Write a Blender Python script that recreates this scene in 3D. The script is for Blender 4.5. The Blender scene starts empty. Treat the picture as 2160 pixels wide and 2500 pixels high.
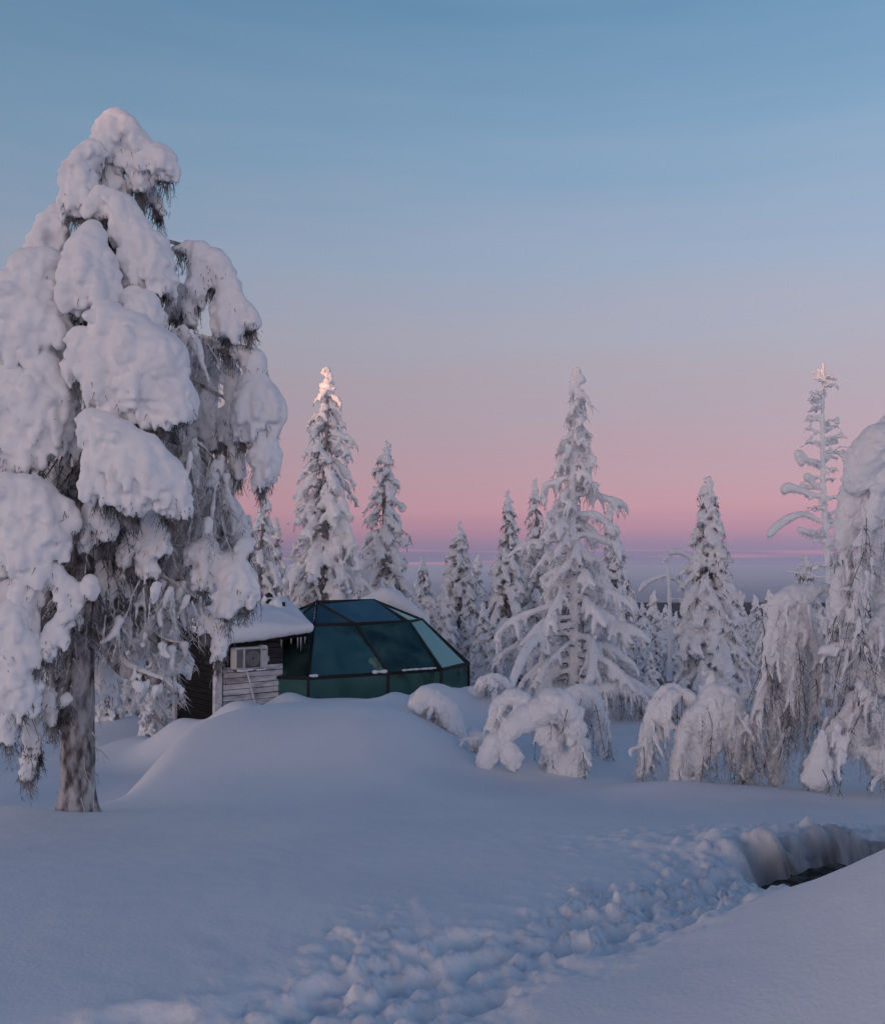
import bpy, math, random
import numpy as np
from mathutils import Vector, Matrix

C = bpy.context.scene.collection
rad = math.radians

# ------------------------------------------------------------------ camera
EYE = 1.9                       # metres above the snow under the tripod
F = 2400.0                      # focal length in pixels of the 2160 x 2500 photograph
PITCH = math.atan(130 / F)      # the horizon sits 130 px below the middle
cam_data = bpy.data.cameras.new("camera")
cam_data.sensor_fit = 'VERTICAL'
cam_data.sensor_height = 24.0
cam_data.lens = 24.0 * F / 2500.0
cam_data.clip_start = 0.1
cam_data.clip_end = 120000.0
cam = bpy.data.objects.new("camera", cam_data)
cam.location = (0, 0, EYE)
cam.rotation_euler = (math.pi / 2 + PITCH, 0, 0)
C.objects.link(cam)
scene = bpy.context.scene
scene.camera = cam
scene.render.engine = 'CYCLES'
scene.cycles.use_denoising = True
scene.cycles.max_bounces = 7
scene.cycles.diffuse_bounces = 4
scene.cycles.glossy_bounces = 3
scene.cycles.transmission_bounces = 4
scene.cycles.transparent_max_bounces = 10
scene.cycles.volume_bounces = 1
scene.view_settings.view_transform = 'Standard'
scene.view_settings.look = 'None'
scene.view_settings.gamma = 1.0
scene.view_settings.use_curve_mapping = False
scene.view_settings.exposure = 0.0

# ------------------------------------------------------------------ sky (the sun is setting behind the camera, to the left)
SUN_ELEV = rad(2.5)
SUN_DIR = Vector((-0.62, -0.78, 0)).normalized()          # horizontal direction towards the sun
SUN_VEC = Vector((SUN_DIR.x * math.cos(SUN_ELEV), SUN_DIR.y * math.cos(SUN_ELEV), math.sin(SUN_ELEV)))

def s2l(c):
    return tuple(((v / 255) / 12.92 if v / 255 <= 0.04045 else ((v / 255 + 0.055) / 1.055) ** 2.4) for v in c)

world = bpy.data.worlds.new("World")
scene.world = world
world.use_nodes = True
wn, wl = world.node_tree.nodes, world.node_tree.links
wn.clear()

def wnode(t, **kw):
    n = wn.new(t)
    for k, v in kw.items():
        setattr(n, k, v)
    return n

def wmath(op, a, b=None, clamp=False):
    n = wnode('ShaderNodeMath', operation=op, use_clamp=clamp)
    for i, v in enumerate((a, b)):
        if v is None:
            continue
        if isinstance(v, (int, float)):
            n.inputs[i].default_value = v
        else:
            wl.new(v, n.inputs[i])
    return n.outputs[0]

def wramp(fac, stops, interp='LINEAR'):
    n = wnode('ShaderNodeValToRGB')
    cr = n.color_ramp
    cr.interpolation = interp
    while len(cr.elements) < len(stops):
        cr.elements.new(0.5)
    for e, (p, c) in zip(cr.elements, stops):
        e.position = p
        e.color = (*c, 1)
    wl.new(fac, n.inputs[0])
    return n.outputs[0]

SKY_STRENGTH = 0.1
tc = wnode('ShaderNodeTexCoord')
sep = wnode('ShaderNodeSeparateXYZ')
wl.new(tc.outputs['Generated'], sep.inputs[0])
dx, dy, dz = sep.outputs
# soft horizontal streaks of thin cloud: noise in the direction vector, flattened vertically
mp = wnode('ShaderNodeMapping')
mp.inputs['Scale'].default_value = (1.6, 1.6, 16)
mp.inputs['Rotation'].default_value = (rad(5), rad(-11), 0)
wl.new(tc.outputs['Generated'], mp.inputs[0])
streak = wnode('ShaderNodeTexNoise')
streak.inputs['Scale'].default_value = 2.3
streak.inputs['Detail'].default_value = 5
streak.inputs['Roughness'].default_value = 0.55
wl.new(mp.outputs[0], streak.inputs['Vector'])
wob = wmath('MULTIPLY', wmath('SUBTRACT', streak.outputs['Fac'], 0.5), 0.08)
wob = wmath('MULTIPLY', wob, wmath('MULTIPLY', dz, 5.0, clamp=True))
elev = wmath('ADD', dz, wob)
FRONT = [(-0.05, (116, 116, 142)), (0.0, (126, 122, 150)), (0.012, (131, 123, 151)), (0.024, (150, 128, 153)),
         (0.036, (172, 134, 154)), (0.058, (189, 147, 160)), (0.085, (184, 152, 163)), (0.13, (176, 156, 168)),
         (0.175, (170, 160, 172)), (0.225, (165, 165, 180)), (0.30, (151, 166, 189)), (0.40, (127, 158, 187)),
         (0.51, (105, 143, 176)), (0.64, (68, 106, 148)), (0.82, (40, 72, 116)), (1.0, (28, 56, 100))]
front = wramp(wmath('ADD', wmath('MULTIPLY', elev, 1 / 1.05), 0.05 / 1.05), [((z + 0.05) / 1.05, s2l(c)) for z, c in FRONT])
# towards the sunken sun: the warm half of the same dusk sky
BACK = [(-0.05, (0.7, 0.45, 0.38)), (0.0, (1.7, 0.95, 0.68)), (0.06, (4.3, 2.85, 2.4)), (0.13, (4.1, 3.0, 2.8)),
        (0.27, (1.15, 1.0, 1.08)), (0.45, (0.30, 0.33, 0.45)), (0.70, (0.06, 0.11, 0.22)), (1.0, s2l((28, 56, 100)))]
back = wramp(wmath('ADD', wmath('MULTIPLY', dz, 1 / 1.05), 0.05 / 1.05), [((z + 0.05) / 1.05, tuple(v / 4.4 for v in c)) for z, c in BACK], 'EASE')
# cosine of the azimuth to the sun
hl = wmath('SQRT', wmath('ADD', wmath('ADD', wmath('MULTIPLY', dx, dx), wmath('MULTIPLY', dy, dy)), 1e-5))
caz = wmath('DIVIDE', wmath('ADD', wmath('MULTIPLY', dx, SUN_DIR.x), wmath('MULTIPLY', dy, SUN_DIR.y)), hl)
mr = wnode('ShaderNodeMapRange', interpolation_type='SMOOTHSTEP')
mr.inputs['From Min'].default_value = -0.45
mr.inputs['From Max'].default_value = 0.9
wl.new(caz, mr.inputs['Value'])
sky = wnode('ShaderNodeTexSky', sky_type='NISHITA', sun_disc=False)
sky.sun_elevation = SUN_ELEV
sky.sun_rotation = math.atan2(SUN_DIR.x, SUN_DIR.y)
sky.altitude = 300
sky.air_density = 1.0
sky.dust_density = 1.0
sky.ozone_density = 2.0

def wmix(fac, a, b, mode='MIX'):
    n = wnode('ShaderNodeMix', data_type='RGBA', blend_type=mode)
    n.clamp_factor = True
    if isinstance(fac, (int, float)):
        n.inputs[0].default_value = fac
    else:
        wl.new(fac, n.inputs[0])
    for s, v in ((6, a), (7, b)):
        if isinstance(v, tuple):
            n.inputs[s].default_value = (*v, 1)
        else:
            wl.new(v, n.inputs[s])
    return n.outputs[2]

k = 1 / SKY_STRENGTH
back10 = wmix(1.0, back, (k * 4.4, k * 4.4, k * 4.4), 'MULTIPLY')
# a little darker to the left, lighter to the right, as the glow swings round
sidev = wmath('ADD', wmath('MULTIPLY', dx, 0.34 * k), k)
comb = wnode('ShaderNodeCombineColor')
for i_ in range(3):
    wl.new(sidev, comb.inputs[i_])
front10 = wmix(1.0, front, comb.outputs[0], 'MULTIPLY')
backmix = wmix(0.3, back10, sky.outputs[0])
# low bands of pink-lit cloud lying on the horizon
mp2 = wnode('ShaderNodeMapping')
mp2.inputs['Scale'].default_value = (5, 5, 230)
wl.new(tc.outputs['Generated'], mp2.inputs[0])
bn = wnode('ShaderNodeTexNoise')
bn.inputs['Scale'].default_value = 1.0
bn.inputs['Detail'].default_value = 4
wl.new(mp2.outputs[0], bn.inputs['Vector'])
bandm = wnode('ShaderNodeMapRange', interpolation_type='SMOOTHSTEP')
bandm.inputs['From Min'].default_value = 0.5
bandm.inputs['From Max'].default_value = 0.68
wl.new(bn.outputs['Fac'], bandm.inputs['Value'])
lowm = wnode('ShaderNodeMapRange', interpolation_type='SMOOTHSTEP')
lowm.inputs['From Min'].default_value = 0.022
lowm.inputs['From Max'].default_value = 0.010
wl.new(dz, lowm.inputs['Value'])
bandf = wmath('MULTIPLY', wmath('MULTIPLY', bandm.outputs[0], lowm.outputs[0]), 0.75)
pk = s2l((196, 138, 158))
front10 = wmix(bandf, front10, tuple(v * k for v in pk))
col = wmix(mr.outputs[0], front10, backmix)
bg = wnode('ShaderNodeBackground')
bg.inputs['Strength'].default_value = SKY_STRENGTH
wl.new(col, bg.inputs['Color'])
wo = wnode('ShaderNodeOutputWorld')
wl.new(bg.outputs[0], wo.inputs['Surface'])

# ------------------------------------------------------------------ sun: only clears the added fell behind the camera high up
sd = bpy.data.lights.new("sun", 'SUN')
sd.energy = 2.6
sd.angle = rad(0.3)
sd.color = (1.0, 0.50, 0.30)
sun = bpy.data.objects.new("sun", sd)
sun.rotation_euler = SUN_VEC.to_track_quat('Z', 'Y').to_euler()
sun.location = (-30, -40, 30)
C.objects.link(sun)

# ------------------------------------------------------------------ helpers
def P(px, py, D):
    """the point at depth D (metres along y) seen at photograph pixel px, py"""
    a, b = (px - 1080) / F, (1250 - py) / F
    c, s = math.cos(PITCH), math.sin(PITCH)
    d = Vector((a, c - s * b, s + c * b))
    d *= D / d.y
    return Vector((d.x, D, EYE + d.z))

_rng = np.random.default_rng(7)
_perm = _rng.permutation(256)
_perm = np.concatenate([_perm, _perm, _perm])
_grad = _rng.normal(size=(256, 3))
_grad /= np.linalg.norm(_grad, axis=1)[:, None]

def noise3(p):
    p = np.asarray(p, dtype=np.float64)
    i = np.floor(p).astype(np.int64)
    f = p - i
    i &= 255
    u = f * f * f * (f * (f * 6 - 15) + 10)
    out = 0
    for a in (0, 1):
        wx = u[:, 0] if a else 1 - u[:, 0]
        pa = _perm[i[:, 0] + a]
        for b in (0, 1):
            wy = u[:, 1] if b else 1 - u[:, 1]
            pb = _perm[pa + i[:, 1] + b]
            for c in (0, 1):
                wz = u[:, 2] if c else 1 - u[:, 2]
                g = _grad[_perm[pb + i[:, 2] + c]]
                out = out + wx * wy * wz * (g[:, 0] * (f[:, 0] - a) + g[:, 1] * (f[:, 1] - b) + g[:, 2] * (f[:, 2] - c))
    return out * 1.5

def fbm(p, octs=3, gain=0.5):
    r, a = 0, 1.0
    for o in range(octs):
        r = r + a * noise3(p * (2.03 ** o) + 17.3 * o)
        a *= gain
    return r

def sstep(a, b, x):
    t = np.clip((x - a) / (b - a), 0, 1)
    return t * t * (3 - 2 * t)

def np_mesh(name, V, Fc, smooth=True):
    """mesh from arrays; Fc is (n, k)"""
    V = np.asarray(V, dtype=np.float32)
    Fc = np.asarray(Fc, dtype=np.int32)
    me = bpy.data.meshes.new(name)
    me.vertices.add(len(V))
    me.vertices.foreach_set('co', V.ravel())
    n, kk = Fc.shape
    me.loops.add(n * kk)
    me.loops.foreach_set('vertex_index', Fc.ravel())
    me.polygons.add(n)
    me.polygons.foreach_set('loop_start', np.arange(0, n * kk, kk, dtype=np.int32))
    me.polygons.foreach_set('use_smooth', np.full(n, smooth))
    me.update(calc_edges=True)
    return me

def link(name, me, mat=None, parent=None, kind=None, label=None, cat=None, group=None):
    o = bpy.data.objects.new(name, me)
    C.objects.link(o)
    if mat is not None and me is not None and len(me.materials) == 0:
        me.materials.append(mat)
    if parent is not None:
        o.parent = parent
    for key, v in (('kind', kind), ('label', label), ('category', cat), ('group', group)):
        if v:
            o[key] = v
    return o

def thing(name, label, cat, loc=(0, 0, 0), group=None, rotz=0):
    o = link(name, None, None, None, None, label, cat, group)
    o.location = loc
    o.rotation_euler = (0, 0, rotz)
    return o

# ------------------------------------------------------------------ materials
def mat(name, base, rough=0.6, spec=0.3, metallic=0.0):
    m = bpy.data.materials.new(name)
    m.use_nodes = True
    b = m.node_tree.nodes['Principled BSDF']
    b.inputs['Base Color'].default_value = (*base, 1)
    b.inputs['Roughness'].default_value = rough
    b.inputs['Specular IOR Level'].default_value = spec
    b.inputs['Metallic'].default_value = metallic
    return m

def add_noise_color(m, c1, c2, scale, detail=4, stretch=(1, 1, 1), lo=0.35, hi=0.65, bump=0.0, bscale=None, bdist=0.01):
    nt = m.node_tree
    n, l = nt.nodes, nt.links
    b = n['Principled BSDF']
    t = n.new('ShaderNodeTexCoord')
    mpn = n.new('ShaderNodeMapping')
    mpn.inputs['Scale'].default_value = stretch
    l.new(t.outputs['Object'], mpn.inputs[0])
    x = n.new('ShaderNodeTexNoise')
    x.inputs['Scale'].default_value = scale
    x.inputs['Detail'].default_value = detail
    l.new(mpn.outputs[0], x.inputs['Vector'])
    r = n.new('ShaderNodeValToRGB')
    r.color_ramp.elements[0].position = lo
    r.color_ramp.elements[0].color = (*c1, 1)
    r.color_ramp.elements[1].position = hi
    r.color_ramp.elements[1].color = (*c2, 1)
    l.new(x.outputs['Fac'], r.inputs[0])
    l.new(r.outputs[0], b.inputs['Base Color'])
    if bump:
        y = n.new('ShaderNodeTexNoise')
        y.inputs['Scale'].default_value = bscale or scale * 3
        y.inputs['Detail'].default_value = 5
        l.new(mpn.outputs[0], y.inputs['Vector'])
        bp = n.new('ShaderNodeBump')
        bp.inputs['Strength'].default_value = bump
        bp.inputs['Distance'].default_value = bdist
        l.new(y.outputs['Fac'], bp.inputs['Height'])
        l.new(bp.outputs[0], b.inputs['Normal'])
    return m

M = {}
M['snow'] = add_noise_color(mat('snow', (0.86, 0.87, 0.9), 0.7, 0.15), (0.84, 0.85, 0.87), (0.89, 0.895, 0.91), 3.0, bump=0.16, bscale=40, bdist=0.012)
M['ground_snow'] = add_noise_color(mat('ground_snow', (0.86, 0.87, 0.9), 0.65, 0.2), (0.82, 0.84, 0.87), (0.88, 0.89, 0.905), 0.9, bump=0.55, bscale=34, bdist=0.009)
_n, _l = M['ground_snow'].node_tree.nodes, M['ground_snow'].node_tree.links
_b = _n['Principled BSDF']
_at = _n.new('ShaderNodeAttribute'); _at.attribute_name = 'soil_shade'  # ditch wall mask: earth stain with shade painted in
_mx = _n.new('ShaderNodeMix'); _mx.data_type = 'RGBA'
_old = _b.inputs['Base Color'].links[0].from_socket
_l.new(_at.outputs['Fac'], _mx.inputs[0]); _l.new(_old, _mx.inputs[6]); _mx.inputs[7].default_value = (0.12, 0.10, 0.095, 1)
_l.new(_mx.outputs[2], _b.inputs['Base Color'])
M['frost'] = add_noise_color(mat('frost', (0.5, 0.5, 0.52), 0.8, 0.1), (0.42, 0.41, 0.42), (0.82, 0.82, 0.84), 16, bump=0.4, bscale=60)
M['needles'] = add_noise_color(mat('needles', (0.1, 0.1, 0.1), 0.8, 0.1), (0.06, 0.057, 0.056), (0.40, 0.39, 0.41), 9, lo=0.38, hi=0.75)
M['rimed_needles'] = add_noise_color(mat('rimed_needles', (0.3, 0.3, 0.3), 0.8, 0.1), (0.065, 0.062, 0.062), (0.50, 0.495, 0.52), 9, lo=0.36, hi=0.70)
M['bark'] = add_noise_color(mat('bark', (0.2, 0.19, 0.19), 0.85, 0.1), (0.09, 0.08, 0.076), (0.52, 0.51, 0.53), 11, detail=9, stretch=(1, 1, 0.42), lo=0.36, hi=0.6, bump=1.0, bscale=26, bdist=0.03)
# ------------------------------------------------------------------ terrain
_py = np.array([-400, -120, -60, -20, 0, 4, 6, 8, 10, 11.5, 13, 16, 20, 25, 30, 40, 60, 100, 150, 260])
_pz = np.array([6.0, 2.0, 1.0, 0.3, 0.0, 0.02, -0.1, -0.37, -0.66, -0.86, -1.02, -1.12, -1.18, -1.32, -1.7, -2.6, -5.0, -11, -20, -44])
_fy = np.arange(-400, 260, 0.05)
_fz = np.interp(_fy, _py, _pz)
_k = np.hanning(31); _k /= _k.sum()
_fz = np.convolve(np.pad(_fz, 15, mode='edge'), _k, mode='valid')
_k2 = np.hanning(601); _k2 /= _k2.sum()
_fz2 = np.convolve(np.pad(_fz, 300, mode='edge'), _k2, mode='valid')
_w = sstep(24, 40, _fy)
_fz = _fz * (1 - _w) + _fz2 * _w

PATH = np.array([[-2.6, 3.3], [-0.65, 4.1], [0.25, 4.9], [0.98, 5.6], [1.9, 6.5], [2.75, 7.2], [3.75, 7.9], [6.0, 9.2], [9, 10.5]])

# boot prints: two loose files of steps along the path
_rs = random.Random(12)
STEPS = []
_seg = np.hypot(np.diff(PATH[:, 0]), np.diff(PATH[:, 1]))
_cum = np.concatenate([[0], np.cumsum(_seg)])
for _i in range(44):
    _s = 0.5 + _i * 0.145 + _rs.uniform(-0.1, 0.1)
    _x, _y = np.interp(_s, _cum, PATH[:, 0]), np.interp(_s, _cum, PATH[:, 1])
    _x2, _y2 = np.interp(_s + 0.1, _cum, PATH[:, 0]), np.interp(_s + 0.1, _cum, PATH[:, 1])
    _a = math.atan2(_y2 - _y, _x2 - _x)
    _o = (0.13 if _i % 2 else -0.13) + _rs.uniform(-0.22, 0.30)
    STEPS.append((_x - math.sin(_a) * _o, _y + math.cos(_a) * _o, _a + _rs.uniform(-0.35, 0.35), _rs.uniform(0.03, 0.06)))

def path_dist(x, y):
    """signed distance across the trodden path (positive = far side) and distance along it"""
    best = np.full(x.shape, 1e9); sgn = np.zeros(x.shape); along = np.zeros(x.shape); acc = 0.0
    for (ax, ay), (bx, by) in zip(PATH[:-1], PATH[1:]):
        ux, uy = bx - ax, by - ay
        L = math.hypot(ux, uy)
        ux, uy = ux / L, uy / L
        t = np.clip((x - ax) * ux + (y - ay) * uy, 0, L)
        qx, qy = x - ax - t * ux, y - ay - t * uy
        d = np.hypot(qx, qy)
        m = d < best
        best = np.where(m, d, best)
        sgn = np.where(m, np.sign(-(x - ax) * uy + (y - ay) * ux), sgn)
        along = np.where(m, acc + t, along)
        acc += L
    return best * sgn, along

def bump(x, y, cx, cy, h, sx, sy, rot=0, p=2):
    c, s = math.cos(rot), math.sin(rot)
    u, v = (x - cx) * c + (y - cy) * s, -(x - cx) * s + (y - cy) * c
    return h * np.exp(-np.abs(u / sx) ** p - np.abs(v / sy) ** p)

def terrain(x, y, detail=True):
    x = np.asarray(x, dtype=np.float64); y = np.asarray(y, dtype=np.float64)
    z = np.interp(y, _fy, _fz)
    # hollow behind the crest on the left
    z = z - 0.85 * sstep(11.0, 13.0, y) * sstep(-3.5, -5.0, x) * (1 - 0.35 * sstep(24, 34, y))
    z = z + bump(x, y, -4.55, 10.2, 0.10, 0.55, 0.5)
    # the big drift in front of the cabin
    dxm = np.where(x < -2.3, x + 2.3, np.where(x > -1.2, x + 1.2, 0.0))
    sx = np.where(dxm < 0, 2.35, 1.42)
    dym = y - 15.2
    sy = np.where(dym < 0, 2.6, 3.8)
    z = z + 0.85 * np.exp(-np.abs(dxm / sx) ** 2.2 - np.abs(dym / sy) ** 2.2)
        # snow banked up against the glass and the cabin
    for b in ((-3.17, 20.1, 0.26, 0.42, 0.5), (-1.9, 19.9, 0.26, 1.3, 0.9), (-0.12, 18.6, 0.55, 0.6, 0.9), (0.75, 19.6, 0.62, 0.8, 1.0), (0.2, 21.2, 0.45, 0.9, 0.9), (-1.0, 20.6, 0.25, 0.4, 0.4),
              (-4.2, 19.0, 0.50, 0.62, 0.6), (-5.1, 19.6, 0.85, 0.75, 0.7), (-6.3, 20.5, 0.4, 0.9, 1.0), (-7.5, 24.0, 0.4, 2.0, 1.5),
              (-3.95, 10.45, 0.10, 0.5, 0.35), (-0.45, 17.0, 0.22, 0.7, 0.7), (-3.93, 10.62, -0.13, 0.36, 0.36), (2.75, 12.6, 0.12, 0.7, 0.5), (3.9, 12.2, 0.10, 0.9, 0.6), (1.2, 14.5, 0.15, 0.6, 0.6)):
        z = z + bump(x, y, *b)
    # drift at the right front corner
    z = z + bump(x, y, 3.6, 4.8, 0.95, 1.75, 1.25, rot=0.35, p=2.4)
    z = z + bump(x, y, 1.2, 4.15, 0.05, 1.0, 0.5)
    # gentle wind undulation
    q = np.stack([x * 0.35, y * 0.35, np.zeros_like(x)], -1).reshape(-1, 3)
    und = fbm(q, 2).reshape(x.shape)
    z = z + und * 0.10 * np.clip(1.2 - np.exp(-np.abs(y) / 40), 0.2, 1.0)
    if detail:
        d, al = path_dist(x, y)
        deep = sstep(5.95, 6.85, al)                     # the path sinks into a ditch towards the right
        half = 0.34 + 0.06 * deep
        flat = np.stack([x, y, np.zeros_like(x)], -1).reshape(-1, 3)
        wig = fbm(flat * 2.1 + 3.1, 2).reshape(x.shape)
        dd = d + wig * 0.22
        core = np.exp(-np.abs(dd / (half + 0.08)) ** 2.6)
        z = z - core * (0.09 + 0.33 * deep * sstep(9.5, 7.9, al))
        # sharp far wall of the ditch
        z = z - deep * 0.22 * np.exp(-np.abs((dd - 0.05) / 0.33) ** 4)
        # shovelled berm standing over the far side of the ditch
        z = z + deep * sstep(9.7, 7.9, al) * (0.20 + 0.10 * wig) * sstep(0.16, 0.85, dd) * np.exp(-np.clip(dd - 0.62, 0, None) / 0.8)
        crumb = fbm(np.stack([x * 7, y * 7, z * 7], -1).reshape(-1, 3), 3, 0.6).reshape(x.shape)
        z = z + deep * 0.045 * crumb * np.exp(-np.abs((dd - 0.5) / 0.4) ** 2)
        # clods kicked out of the path, crumbled and uneven
        lum = fbm(flat * 5.3, 2).reshape(x.shape)
        lum2 = fbm(flat * 13.0 + 40, 3, 0.6).reshape(x.shape)
        mid = fbm(flat * 8.6 + 9, 2).reshape(x.shape)
        patch = sstep(-0.35, 0.45, fbm(flat * 0.9 + 77, 2).reshape(x.shape))
        width = 0.50 + 0.25 * sstep(2.0, 5.0, al)
        band = np.exp(-np.abs((dd - 0.42) / width) ** 3) * sstep(1.0, 3.2, al)
        near = sstep(0.15, -0.5, dd) * deep            # the right front drift stays smooth
        band = band * (1 - near) * (1 - 0.9 * sstep(-0.1, -0.6, dd)) * (0.25 + 0.75 * patch)
        z = z + band * (0.030 * sstep(0.08, 0.5, lum) + 0.022 * sstep(0.05, 0.5, mid) * (0.4 + patch) + 0.014 * lum2 - 0.015)
        trod = np.exp(-np.abs(dd / 0.5) ** 4) * sstep(0.0, 1.0, al)
        z = z + trod * (0.012 * lum2 + 0.018 * mid)
        # loose kicked snow on the slope behind the ditch
        far = bump(x, y, 2.9, 8.6, 1.0, 1.6, 0.8, p=2.6)
        z = z + far * (0.05 * lum + 0.035 * mid + 0.012 * lum2)
        for fx, fy, fa_, fd in STEPS:
            c_, s_ = math.cos(fa_), math.sin(fa_)
            m_ = (np.abs(x - fx) < 0.4) & (np.abs(y - fy) < 0.4)
            if m_.any():
                u_, v_ = (x[m_] - fx) * c_ + (y[m_] - fy) * s_, -(x[m_] - fx) * s_ + (y[m_] - fy) * c_
                e_ = np.sqrt((u_ / 0.17) ** 2 + (v_ / 0.085) ** 2)
                z[m_] += fd * (-np.exp(-e_ ** 4) + 0.45 * np.exp(-((e_ - 1.35) / 0.35) ** 2))
        # faint ripples and clods elsewhere on the open snow
        z = z + 0.006 * lum * np.exp(-((y - 8) / 6) ** 2)
    return z

def TZ(x, y):
    return float(terrain(np.array([x]), np.array([y]))[0])

# one sheet of snow: fine inside the view, coarser round the back, out to 240 m
ang = np.concatenate([np.linspace(-180, -42, 60, endpoint=False), np.linspace(-42, -29, 30, endpoint=False),
                      np.linspace(-29, 29, 400, endpoint=False), np.linspace(29, 42, 30, endpoint=False), np.linspace(42, 180, 60, endpoint=False)])
ang = np.radians(ang)
rr = [0.3]
while rr[-1] < 240:
    r = rr[-1]
    rr.append(r + (0.25 if r < 3 else 0.028 + 0.005 * max(0, r - 4) if r < 10 else 0.0075 * r if r < 24 else 0.03 * r))
rr = np.array(rr)
RR, AA = np.meshgrid(rr, ang, indexing='ij')
GX, GY = RR * np.sin(AA), RR * np.cos(AA)
GZ = terrain(GX, GY)
# behind the camera the ground is level enough and rises later in the added fell
nr, na = GX.shape
V = np.concatenate([np.stack([GX, GY, GZ], -1).reshape(-1, 3), [[0, 0, TZ(0, 0.01)]]])
idx = np.arange(nr * na).reshape(nr, na)
nxt = np.roll(idx, -1, axis=1)
quads = np.stack([idx[:-1], idx[1:], nxt[1:], nxt[:-1]], -1).reshape(-1, 4)
gm = np_mesh('snow_ground', V, quads[:, ::-1])
# earth stain plus painted shade on the ditch wall, darkest at its foot
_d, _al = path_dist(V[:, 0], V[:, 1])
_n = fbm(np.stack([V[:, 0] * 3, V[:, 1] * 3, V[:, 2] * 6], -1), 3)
_dirt_shade = np.clip(sstep(6.2, 6.9, _al) * sstep(8.9, 7.7, _al) * sstep(1.0, 0.25, _d) * sstep(-0.2, 0.1, _d) * sstep(-0.02, -0.36, V[:, 2] + 0.07 * _n) * (1.0 + 0.5 * _n), 0, 1)
gm.attributes.new('soil_shade', 'FLOAT', 'POINT').data.foreach_set('value', _dirt_shade.astype(np.float32))
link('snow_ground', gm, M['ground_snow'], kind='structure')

# bare brown bottom of the ditch beside the path
_ps = catp = np.stack([np.linspace(2.4, 3.3, 40), np.interp(np.linspace(2.4, 3.3, 40), [1.9, 2.75, 3.75], [6.5, 7.2, 7.9])], -1)
_w = np.linspace(-0.42, 0.36, 40)
bx = _ps[:, :1] + _w[None, :] * -0.55
by = _ps[:, 1:] + _w[None, :] * 0.83
M['earth'] = add_noise_color(mat('earth', (0.05, 0.04, 0.035), 0.9, 0.1), (0.035, 0.029, 0.026), (0.17, 0.15, 0.14), 9, detail=8, lo=0.4, hi=0.75, bump=0.8)
DITCH_Z = -0.44
bz = DITCH_Z + 0.03 * fbm(np.stack([bx * 5, by * 5, bx * 0], -1).reshape(-1, 3), 2).reshape(bx.shape)
ii = np.arange(bx.size).reshape(bx.shape)
q = np.stack([ii[:-1, :-1], ii[1:, :-1], ii[1:, 1:], ii[:-1, 1:]], -1).reshape(-1, 4)
link('bare_ground', np_mesh('bare_ground', np.stack([bx, by, bz], -1).reshape(-1, 3), q), M['earth'], kind='structure')

# far country: wooded slope falling into a broad valley; low fells on the horizon; an added unseen fell behind the camera that hides the sun
M['far_forest'] = add_noise_color(mat('far_forest', (0.06, 0.055, 0.06), 0.9, 0.05), (0.06, 0.052, 0.055), (0.20, 0.185, 0.20), 0.05, detail=8, lo=0.35, hi=0.75)
SHADE_RIDGE = 16.85      # unseen fell added behind the camera, shaped to shade all but the highest tip
fa = np.radians(np.linspace(-180, 180, 240, endpoint=False))
fr = np.concatenate([[150, 165, 180, 195, 205, 212, 217, 220, 223, 228, 236, 250, 270], np.geomspace(290, 3000, 50), np.geomspace(3200, 60000, 60)])
RR, AA = np.meshgrid(fr, fa, indexing='ij')
X, Y = RR * np.sin(AA), RR * np.cos(AA)
frontness = sstep(-0.35, 0.35, np.cos(AA))
nz = fbm(np.stack([X / 900, Y / 900, X * 0], -1).reshape(-1, 3), 4).reshape(X.shape)
prof = np.interp(RR, [150, 260, 700, 1500, 2300, 3500, 60000], [-24, -37, -40, -52, -110, -190, -240])
Zf = prof + nz * np.interp(RR, [150, 600, 1500, 2500, 6000, 60000], [0, 4, 6, 20, 45, 30])
backz = np.interp(RR, [150, 180, 220, 236, 300, 600, 1500, 60000], [0.5, 8, SHADE_RIDGE, 12, 4, -8, -60, -240])
backz = backz + nz * np.interp(RR, [150, 300, 900, 6000], [0, 0.3, 6, 30])
Zf = Zf * frontness + backz * (1 - frontness)
ii = np.arange(X.size).reshape(X.shape)
nx2 = np.roll(ii, -1, axis=1)
q = np.stack([ii[:-1], ii[1:], nx2[1:], nx2[:-1]], -1).reshape(-1, 4)
link('hills', np_mesh('hills', np.stack([X, Y, Zf], -1).reshape(-1, 3), q[:, ::-1]), M['far_forest'], kind='structure')

# cold haze lying in the valley: one even closed box round everything
HAZE_TOP, HAZE_BOTTOM, HAZE_R = 19.5, -420.0, 62000.0
hv = [(sx * HAZE_R, sy * HAZE_R, z) for z in (HAZE_BOTTOM, HAZE_TOP) for sx, sy in ((-1, -1), (1, -1), (1, 1), (-1, 1))]
hf = [(3, 2, 1, 0), (4, 5, 6, 7), (0, 1, 5, 4), (1, 2, 6, 5), (2, 3, 7, 6), (3, 0, 4, 7)]
hm = bpy.data.materials.new('haze')
hm.use_nodes = True
hm.node_tree.nodes.clear()
pv = hm.node_tree.nodes.new('ShaderNodeVolumePrincipled')
pv.inputs['Color'].default_value = (0.55, 0.74, 1.0, 1)
pv.inputs['Density'].default_value = 0.00003
pv.inputs['Anisotropy'].default_value = 0.0
mo = hm.node_tree.nodes.new('ShaderNodeOutputMaterial')
hm.node_tree.links.new(pv.outputs[0], mo.inputs['Volume'])
USE_HAZE = True
if USE_HAZE:
    link('haze', np_mesh('haze', hv, hf, False), hm, kind='stuff')

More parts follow.
